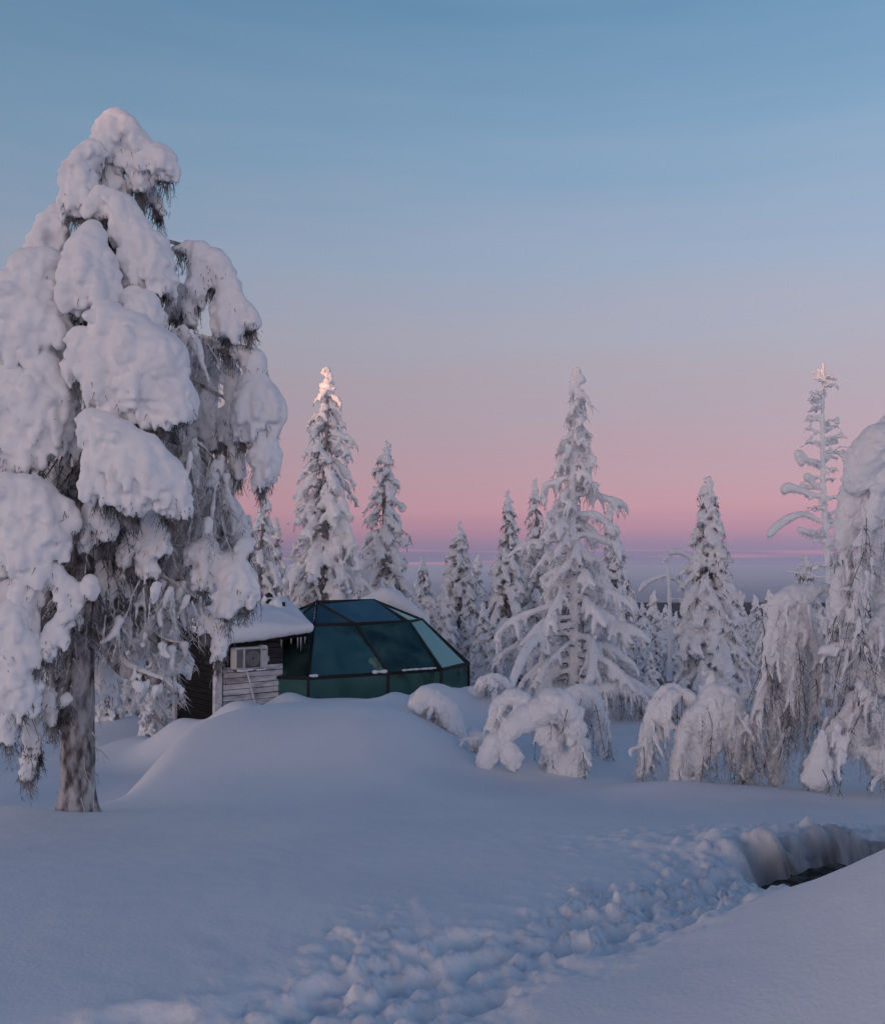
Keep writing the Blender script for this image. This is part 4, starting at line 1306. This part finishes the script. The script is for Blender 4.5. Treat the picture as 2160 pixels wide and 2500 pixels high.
bowed('buried_bush', 'small tuft of snowy twigs between the rounded hood and the ring-like arch', 'bush', 15.0,
      [[(1150, 1855, 12), (1158, 1815, 14), (1178, 1800, 13), (1196, 1825, 10), (1200, 1862, 6)]],
      [(0.05, [(1165, 1812, 17), (1182, 1822, 15)])], [(0, 0.1, 1.0, 60, 60)], (1175, 1870), seed=59, frost=0.4, voxel=0.02, group='bushes buried in the snow')
bowed('buried_bush', 'low double arch of twigs just below the right corner of the dome', 'bush', 19.0,
      [[(1160, 1690, 9), (1178, 1668, 12), (1205, 1660, 13), (1232, 1672, 12), (1255, 1700, 9)], [(1200, 1664, 9), (1208, 1685, 7), (1205, 1705, 5)]],
      [(0.1, [(1150, 1700, 16), (1165, 1690, 14)])], [(0, 0.1, 0.95, 50, 36)], (1210, 1705), seed=55, frost=0.2, voxel=0.02, group='bushes buried in the snow')
bowed('buried_bush', 'long flat-topped thicket with a dark twiggy underside behind the narrow hook', 'bush', 20.0,
      [[(1425, 1720, 10), (1445, 1692, 15), (1490, 1686, 16), (1540, 1690, 15), (1570, 1710, 12), (1580, 1760, 7)]],
      [(0.1, [(1450, 1695, 16), (1500, 1690, 18), (1550, 1698, 16)]), (0.5, [(1480, 1680, 16), (1530, 1680, 16)])], [(0, 0.05, 1.0, 150, 110)], (1510, 1785), seed=56, frost=0.25, voxel=0.022, group='bushes buried in the snow', depth=0.6)
bowed('bowed_birch', 'tall bowed birch with a drooping snow curtain left of the right-edge tree', 'tree', 13.0,
      [[(1895, 1910, 20), (1888, 1830, 21), (1897, 1750, 19), (1918, 1690, 16), (1940, 1650, 12)], [(2010, 1700, 12), (2005, 1600, 14), (1975, 1530, 16), (1945, 1470, 20), (1912, 1475, 20), (1888, 1520, 18), (1875, 1600, 14), (1865, 1680, 11), (1840, 1740, 7), (1822, 1775, 5)],
       [(1950, 1470, 18), (1985, 1445, 15), (2020, 1440, 12)], [(1945, 1480, 20), (1930, 1560, 24), (1918, 1620, 22), (1920, 1680, 14)], [(1975, 1530, 14), (1990, 1600, 14), (1985, 1680, 11), (1975, 1760, 8)], [(2005, 1610, 10), (1985, 1580, 12), (1970, 1500, 12)]],
      [(0.0, [(1905, 1480, 34), (1940, 1455, 32), (1980, 1448, 20)]), (-0.1, [(1925, 1530, 28), (1920, 1590, 30), (1925, 1640, 20)]), (0.1, [(1960, 1500, 22), (1975, 1560, 22)])],
      [(1, 0.3, 0.95, 90, 170), (3, 0.1, 1.0, 60, 130), (4, 0.1, 1.0, 50, 150), (0, 0.3, 1.0, 120, 170)], (1950, 1912), seed=57, group=GB, frost=0.5)
bowed('snow_capped_tree', 'broad tree at the right picture edge with big snow cap and twisted limbs', 'tree', 12.4,
      [[(2215, 1915, 26), (2205, 1750, 24), (2190, 1600, 22), (2165, 1500, 20)], [(2200, 1470, 16), (2160, 1505, 17), (2118, 1552, 15), (2065, 1578, 14), (2012, 1592, 12)],
       [(2108, 1556, 10), (2102, 1620, 9), (2096, 1680, 10), (2078, 1720, 11), (2040, 1770, 11), (2000, 1820, 9), (1965, 1870, 6)], [(2096, 1670, 9), (2130, 1735, 10), (2150, 1800, 10), (2160, 1880, 8)],
       [(2150, 1130, 22), (2115, 1125, 20), (2090, 1190, 15), (2074, 1280, 12), (2060, 1380, 11), (2048, 1470, 9), (2035, 1540, 7)], [(2140, 1200, 14), (2120, 1280, 12), (2100, 1370, 11), (2092, 1450, 10), (2086, 1520, 8)],
       [(2160, 1250, 18), (2145, 1330, 18), (2128, 1400, 15)], [(2040, 1770, 8), (2045, 1820, 8), (2035, 1880, 6)]],
      [(-0.2, [(2180, 1075, 50), (2135, 1085, 46), (2105, 1130, 42), (2088, 1180, 30)]), (0.1, [(2200, 1060, 60), (2170, 1130, 50)]), (-0.1, [(2150, 1160, 42), (2130, 1220, 34), (2110, 1270, 26)]),
       (0.0, [(2080, 1200, 30), (2066, 1270, 28), (2060, 1330, 22)]), (-0.1, [(2058, 1400, 22), (2048, 1450, 24), (2050, 1500, 18)]), (-0.1, [(2092, 1400, 24), (2090, 1460, 22), (2095, 1510, 16)]), (-0.1, [(2130, 1330, 26), (2125, 1370, 22)]),
       (-0.25, [(1992, 1895, 32), (1997, 1850, 22), (2003, 1812, 13), (2006, 1785, 7)]), (-0.1, [(2085, 1760, 24), (2092, 1800, 26), (2088, 1835, 18)]), (-0.2, [(2150, 1850, 36), (2165, 1880, 34)]), (0.1, [(2160, 1420, 34), (2150, 1480, 26)]), (-0.05, [(2135, 1640, 20), (2150, 1680, 22)])],
      [(4, 0.2, 1.0, 70, 110), (5, 0.2, 1.0, 60, 110), (6, 0.1, 1.0, 40, 90), (1, 0.1, 0.9, 60, 190), (2, 0.3, 1.0, 90, 140), (3, 0.1, 1.0, 50, 120), (0, 0.3, 0.9, 60, 200)], (2130, 1915), seed=58, frost=0.35, depth=0.5)

# ------------------------------------------------------------------ the big spruce in the left foreground
TD = 10.6
tb = P(190, 1972, TD)
big_base = np.array([tb.x, tb.y, TZ(tb.x, tb.y) - 0.1])
big = thing('spruce_tree', 'huge foreground spruce on the left with heavy rounded snow clumps and a bare trunk', 'tree', tuple(big_base))
rng = np.random.default_rng(91)
tr_px = [(188, 2015, 66), (189, 1970, 50), (190, 1930, 42), (191, 1860, 40), (193, 1740, 38), (195, 1600, 35), (205, 1400, 31), (222, 1150, 26), (240, 900, 21), (255, 650, 15), (268, 450, 10), (275, 330, 6)]
tp = catmull(np.array([list(P(x, y, TD)) for x, y, r in tr_px]) - big_base, 6)
trr = np.interp(np.linspace(0, 1, len(tp)), np.linspace(0, 1, len(tr_px)), [r * TD / F for x, y, r in tr_px])
link('trunk', trunk_mesh('trunk', tp, trr, 28, 5, 0.10), M['bark'], big)

def trunk_at(z):
    return np.array([np.interp(z, tp[:, 0 + 2], tp[:, 0]), np.interp(z, tp[:, 2], tp[:, 1]), z])

def clump(chains, D, voxel=0.0205, knob=3.0, finger=1.2, lump=0.03, twig=26, limb=True, flen=1.0):
    """one bough: dark limb from the trunk, twigs under it, its own load of snow"""
    S, T = Snow(), Twigs()
    tubes = []
    for ci, ch in enumerate(chains):
        ap = np.array([list(P(a[0], a[1], D + (a[3] if len(a) > 3 else 0))) for a in ch]) - big_base
        ar = np.array([a[2] * D / F for a in ch])
        cp = catmull(ap, 5) if len(ap) > 1 else ap
        cr = np.interp(np.linspace(0, 1, len(cp)), np.linspace(0, 1, len(ar)), ar)
        cr = 0.84 * cr * (1 + 0.13 * rng.normal(size=len(cr)))
        S.chain(cp, cr, 0.45)
        nlast = len(cp)
        for i_, (p, r) in enumerate(zip(cp, cr)):
            for e in range(rng.poisson(knob)):
                v = rng.normal(size=3); v[2] = -abs(v[2]) * 0.8 + 0.1; v[1] -= 0.25; v /= np.linalg.norm(v)
                S.ball(p + v * r * rng.uniform(0.88, 1.06), min(0.085, r * rng.uniform(0.16, 0.34)))
            low = 0.5 + 1.2 * i_ / nlast
            for e in range(rng.poisson(1.5)):            # drooping lobes with creases between
                a_ = rng.uniform(0, 2 * math.pi)
                h = np.array([math.cos(a_), math.sin(a_), 0.0])
                lr = r * rng.uniform(0.3, 0.5)
                q = p + h * r * 0.75 + np.array([0, 0, r * rng.uniform(-0.1, 0.35)])
                S.chain([q, q + h * 0.25 * r + np.array([0, 0, -0.6 * r]), q + h * 0.3 * r + np.array([0, 0, -r * rng.uniform(0.9, 1.5)])], [lr * 0.8, lr, lr * 0.6], 0.6)
            for e in range(rng.poisson(finger * low)):
                a_ = rng.uniform(0, 2 * math.pi)
                q = p + np.array([math.cos(a_) * 0.8, math.sin(a_) * 0.8, -0.35]) * r
                fr_ = min(0.055, r * rng.uniform(0.14, 0.3))
                L = r * rng.uniform(0.6, 1.4) * flen
                S.chain([q, q + np.array([math.cos(a_) * 0.12 * L, math.sin(a_) * 0.12 * L, -0.6 * L]), q + np.array([math.cos(a_) * 0.1 * L, math.sin(a_) * 0.1 * L, -L])], [fr_, fr_ * 0.95, fr_ * 0.6], 0.6)
                for s_ in range(3):
                    o_ = q + np.array([rng.normal() * 0.03, rng.normal() * 0.03, -L * rng.uniform(0.4, 1)])
                    T.spike(o_, o_ + np.array([rng.normal() * 0.02, rng.normal() * 0.02, -fr_ * 0.6 - rng.uniform(0.02, 0.07)]), 0.005)
            for e in range(int(twig / nlast * 3)):
                o_ = p + np.array([rng.normal() * 0.3, abs(rng.normal()) * 0.4, -0.6]) * r
                T.strand(rng, o_, 0.4 * r + rng.uniform(0.08, 0.3), 0.006, twig=0.05, nt=4, curl=0.2)
        top = cp[0]
        o_ = trunk_at(top[2] + 0.05)
        if limb and ci == 0:
            mid = (o_ + cp[len(cp) // 3]) / 2 + np.array([0, 0, 0.08])
            tubes.append(tube(catmull([o_, mid, cp[len(cp) // 3] - np.array([0, -0.05, 0.3 * cr[0]]), cp[-1] - np.array([0, 0, -0.2 * cr[-1]])], 4), np.linspace(0.032, 0.010, 13), 6))
    b = link('bough', np_mesh('bough', *merge(tubes)) if tubes else None, M['bark'], big)
    if T.n:
        link('twigs', T.mesh('twigs'), M['needles'], b, kind='stuff')
    link('snow_load', S.mesh('snow_load', voxel, 1, lump, 0.12, 0.0035, 0.88), M['snow'], b)

CL = [
    ([[(245, 360, 34), (262, 320, 42), (285, 300, 42), (320, 330, 38), (342, 360, 24)], [(250, 350, 40), (235, 370, 28)]], 10.45),
    ([[(300, 385, 28), (345, 392, 36), (385, 378, 38), (402, 402, 34), (398, 425, 22)], [(335, 420, 24), (345, 450, 24)]], 10.5),
    ([[(330, 440, 20), (362, 465, 18), (385, 495, 15), (393, 518, 10)]], 10.75),
    ([[(255, 400, 26), (268, 440, 30), (290, 450, 24)]], 10.55),
    ([[(225, 370, 34), (195, 410, 42), (190, 460, 44), (180, 510, 26)], [(205, 440, 40), (220, 490, 26)]], 10.25),
    ([[(250, 480, 34), (290, 500, 42), (320, 550, 48), (360, 600, 54), (390, 660, 46), (398, 700, 26)], [(330, 590, 50), (330, 660, 42), (345, 700, 20)], [(240, 500, 26), (215, 520, 22)]], 10.15),
    ([[(140, 520, 28), (120, 560, 44), (105, 600, 44), (98, 640, 28)], [(135, 570, 34), (148, 610, 22)]], 10.35),
    ([[(228, 560, 34), (215, 610, 52), (215, 670, 62), (235, 720, 48), (268, 752, 18)], [(190, 660, 42), (175, 700, 22)], [(250, 660, 44), (275, 720, 26)]], 9.9),
    ([[(120, 640, 46), (70, 670, 64), (40, 740, 76), (20, 830, 60)], [(95, 700, 66), (90, 780, 66), (60, 860, 46)], [(130, 690, 40), (140, 740, 28)]], 10.0),
    ([[(430, 608, 10), (460, 600, 16), (490, 612, 26), (530, 640, 34), (552, 665, 30)], [(490, 620, 26), (480, 680, 32), (478, 730, 22)], [(555, 690, 36), (562, 740, 46), (552, 790, 34), (560, 815, 16)], [(590, 745, 28), (610, 775, 22), (608, 800, 12)], [(515, 660, 26), (520, 690, 18)], [(460, 740, 20), (465, 780, 16)]], 10.6),
    ([[(330, 725, 30), (355, 755, 44), (375, 785, 32)]], 10.0),
    ([[(255, 770, 52), (310, 810, 66), (370, 870, 78), (420, 940, 66), (440, 1000, 36)], [(250, 830, 58), (250, 900, 58), (260, 970, 44), (275, 1010, 26)], [(330, 900, 64), (340, 970, 48), (345, 1020, 24)], [(395, 960, 52), (400, 1020, 28)], [(200, 830, 46), (200, 900, 36)]], 9.75),
    ([[(520, 838, 13), (560, 848, 17), (610, 868, 27), (630, 895, 28)], [(618, 925, 36), (628, 970, 52), (640, 1030, 42)], [(640, 1070, 36), (645, 1110, 38), (640, 1160, 26), (632, 1185, 12)], [(590, 1000, 26), (590, 1060, 20)]], 10.7),
    ([[(110, 900, 50), (120, 980, 58), (100, 1060, 52), (60, 1120, 36)], [(40, 930, 50), (25, 1010, 46), (30, 1090, 40)], [(155, 930, 34), (150, 1010, 32)]], 9.95),
    ([[(225, 1030, 40), (270, 1060, 62), (320, 1100, 70), (380, 1140, 62), (430, 1190, 44), (448, 1240, 22)], [(240, 1110, 52), (245, 1170, 44), (275, 1200, 26)], [(315, 1170, 48), (325, 1220, 30), (330, 1245, 14)], [(395, 1190, 42), (425, 1250, 18)]], 9.6),
    ([[(20, 1190, 44), (80, 1195, 46), (115, 1250, 54), (120, 1310, 50), (85, 1370, 40), (85, 1410, 24)], [(40, 1260, 60), (50, 1330, 50), (75, 1380, 34)], [(130, 1210, 18), (165, 1235, 22), (182, 1265, 20), (180, 1292, 12)]], 9.7),
    ([[(225, 1240, 32), (255, 1270, 36), (265, 1300, 24)], [(200, 1300, 22), (205, 1340, 16)]], 9.9),
    ([[(330, 1240, 34), (370, 1290, 36), (395, 1330, 28)], [(340, 1290, 22), (310, 1350, 22), (308, 1372, 12)], [(360, 1350, 26), (370, 1400, 18)]], 10.2),
    ([[(470, 1350, 30), (510, 1345, 36), (500, 1390, 34), (490, 1425, 20)], [(555, 1370, 30), (580, 1400, 40), (560, 1450, 36), (545, 1480, 20)], [(585, 1398, 30), (602, 1432, 30), (596, 1462, 20)], [(600, 1330, 26), (588, 1350, 20)]], 10.5),
    ([[(560, 1230, 26), (575, 1270, 30), (590, 1310, 24)]], 10.8),
    ([[(545, 1500, 26), (540, 1545, 26), (532, 1590, 20), (528, 1605, 10)], [(500, 1500, 20), (505, 1530, 15)]], 10.6),
    ([[(130, 1400, 32), (165, 1430, 32), (178, 1480, 26), (150, 1520, 30), (120, 1570, 26), (115, 1610, 14)], [(70, 1420, 36), (60, 1480, 36), (50, 1540, 34)], [(220, 1420, 24), (228, 1450, 18)]], 9.7),
    ([[(30, 1500, 44), (40, 1580, 44), (45, 1660, 36), (60, 1720, 30)], [(10, 1620, 38), (15, 1720, 30), (20, 1790, 26)], [(80, 1560, 22), (85, 1620, 18)]], 9.6),
    ([[(85, 1640, 10), (78, 1730, 14), (75, 1790, 18), (72, 1830, 14), (70, 1870, 20), (68, 1890, 12)], [(120, 1690, 14), (122, 1730, 20), (135, 1755, 14)], [(90, 1800, 13), (88, 1830, 12)], [(165, 1700, 12), (155, 1720, 10)]], 10.0),
    ([[(380, 1240, 30), (440, 1290, 26), (480, 1320, 22)], [(440, 1300, 22), (450, 1350, 24), (440, 1400, 18)]], 10.9),
    ([[(200, 940, 36), (180, 1020, 36), (190, 1100, 30)]], 10.2),
    ([[(440, 850, 16), (452, 915, 24), (448, 990, 26), (462, 1060, 26)], [(500, 858, 16), (512, 930, 24), (505, 1005, 28), (520, 1080, 24)], [(470, 960, 20), (480, 1020, 18)]], 10.95),
    ([[(558, 880, 20), (572, 960, 28), (576, 1040, 30), (582, 1120, 24), (585, 1160, 14)], [(545, 1010, 20), (548, 1070, 18)]], 10.85),
    ([[(420, 1060, 26), (440, 1130, 30), (470, 1200, 28), (480, 1250, 20)], [(505, 1150, 26), (520, 1220, 28), (535, 1290, 24)], [(540, 1130, 20), (560, 1180, 22)]], 10.9),
    ([[(420, 640, 10), (415, 700, 18), (425, 760, 20)], [(440, 700, 14), (445, 760, 16)]], 10.8),
    ([[(420, 1330, 24), (410, 1390, 26), (400, 1440, 20)], [(350, 1420, 20), (345, 1470, 18)], [(460, 1420, 22), (455, 1480, 22), (450, 1520, 14)]], 10.9),
    ([[(250, 1380, 24), (265, 1440, 22), (262, 1480, 14)], [(300, 1400, 18), (305, 1440, 16)]], 10.3),
]
for chains, D in CL:
    clump(chains, D, knob=5.0, finger=3.0, twig=30)

# boughs all round behind, filling the crown
for i in range(34):
    t = (i + 0.5) / 34
    py = 420 + t ** 0.9 * 1050
    az = 0.3 + 2.6 * ((i * 0.618) % 1.0) + 0.1
    Rm = 20 + 290 * min(1, ((py - 330) / 800)) ** 0.8
    d = np.array([math.cos(az), math.sin(az)])
    cx0 = np.interp(py, [300, 1600], [275, 198])
    ch = []
    for s in (0.25, 0.55, 0.8, 1.0):
        ch.append((cx0 + d[0] * Rm * s * rng.uniform(0.85, 1.1), py + 30 + 190 * s ** 1.8 * (0.4 + 0.6 * t), (14 + 28 * min(1, t * 1.6)) * (0.8 + 0.5 * s - 0.6 * max(0, s - 0.8) * 5 * 0.3), d[1] * Rm * s * TD / F))
    clump([ch], TD + 0.05, voxel=0.036, knob=2.0, finger=1.4, twig=16)

# frosted twig curtains and bare limbs under the crown
T, SS = Twigs(), Snow()
limbs = []
LB = [[(205, 1320, 24), (290, 1370, 18), (400, 1420, 14), (480, 1470, 9)], [(200, 1540, 30), (262, 1575, 24), (300, 1630, 20), (345, 1652, 17), (400, 1668, 10), (430, 1692, 5)], [(205, 1200, 18), (330, 1230, 16), (450, 1250, 12), (560, 1300, 8)],
      [(205, 1440, 20), (300, 1480, 16), (380, 1560, 13), (450, 1580, 9)], [(225, 1000, 18), (400, 1060, 15), (490, 1100, 13), (540, 1180, 9), (560, 1300, 6)], [(240, 840, 14), (420, 822, 12), (520, 838, 12)], [(255, 700, 12), (380, 640, 9), (430, 608, 9)],
      [(195, 1420, 16), (150, 1530, 12), (125, 1640, 9), (160, 1720, 6)], [(192, 1560, 12), (165, 1650, 9), (115, 1700, 6)], [(195, 1380, 14), (100, 1480, 11), (70, 1620, 8)]]
cps = []
for k_, lb in enumerate(LB):
    dz_ = (0, -0.25, 0.3, 0.1, 0.0, 0.1, 0.1, -0.3, -0.3, -0.5)[k_]
    cp = catmull(np.array([list(P(x, y, TD + dz_ * j / 3)) for j, (x, y, r) in enumerate(lb)]) - big_base, 6)
    cr = np.interp(np.linspace(0, 1, len(cp)), np.linspace(0, 1, len(lb)), [r * TD / F for x, y, r in lb])
    lm = link('limb', trunk_mesh('limb', cp, cr, 9, k_, 0.12), M['bark'], big)
    S = Snow()
    S.chain(cp[2:] + np.array([0, 0, 0.75]) * cr[2:, None], cr[2:] * 0.62, 0.5)
    link('snow_load', S.mesh('snow_load', 0.014, 2, 0.008, 0.06, 0.002, 0.5), M['snow'], lm)
    cps.append(cp)
for (i, t0, t1, n, L) in ((0, 0.15, 1, 90, 0.75), (2, 0.2, 1, 90, 0.9), (3, 0.15, 1, 80, 0.55), (4, 0.3, 1, 110, 0.8), (5, 0.6, 1.0, 50, 0.7), (1, 0.5, 1, 34, 0.34), (7, 0.2, 1, 24, 0.35), (9, 0.1, 1, 40, 0.6), (8, 0.3, 1, 16, 0.3)):
    cp = cps[i]
    for e in range(n):
        t = rng.uniform(t0, t1) * (len(cp) - 1.01)
        j = int(t)
        p = cp[j] + (cp[j + 1] - cp[j]) * (t - j) + np.array([rng.normal() * 0.06, rng.normal() * 0.28, rng.normal() * 0.03])
        l_ = L * rng.uniform(0.4, 1.1) * (0.6 if t > 0.75 * len(cp) else 1.0)
        T.strand(rng, p, l_, 0.009, twig=0.11, nt=12, curl=0.3)
        if rng.random() < 0.42:
            q, d_ = p.copy(), np.array([rng.normal() * 0.25, rng.normal() * 0.25, -1])
            r_ = rng.uniform(0.02, 0.055)
            pts_, rr_ = [q.copy()], [r_]
            for m_ in range(4):
                q = q + d_ * l_ * rng.uniform(0.08, 0.22); d_ = d_ + rng.normal(size=3) * 0.2
                pts_.append(q.copy()); rr_.append(r_ * rng.uniform(0.5, 1.2) * (1 - 0.15 * m_))
            SS.chain(pts_, rr_, 0.6)
for k_ in range(60):       # rimed shoots on the lower stem
    z = rng.uniform(0.15, 2.4)
    a_ = rng.uniform(0, 2 * math.pi)
    p = trunk_at(z) + np.array([math.cos(a_), math.sin(a_), 0]) * 0.15
    T.strand(rng, p, rng.uniform(0.1, 0.4), 0.008, drift=(math.cos(a_) * 0.7, math.sin(a_) * 0.7, 0.5), twig=0.06, nt=5)
link('twig_snow', SS.mesh('twig_snow', 0.02, 1, 0.012, 0.05, 0.004, 0.4), M['snow'], big, kind='stuff')
link('twigs', T.mesh('twigs'), M['frost'], big, kind='stuff')
T = Twigs()
for e in range(900):       # dark needles close to the stem inside the crown
    z = rng.uniform(2.0, 6.6)
    o_ = trunk_at(z)
    a_ = rng.uniform(0, 2 * math.pi)
    Rm = np.interp(z, [1.2, 3.5, 6.6], [0.75, 0.7, 0.15])
    d = np.array([math.cos(a_), math.sin(a_), 0])
    p = o_ + d * rng.uniform(0.1, 1) * Rm
    T.strand(rng, p, rng.uniform(0.15, 0.5), 0.012, drift=tuple(d * 0.5), twig=0.09, nt=5)
link('needles', T.mesh('needles'), M['needles'], big, kind='stuff')
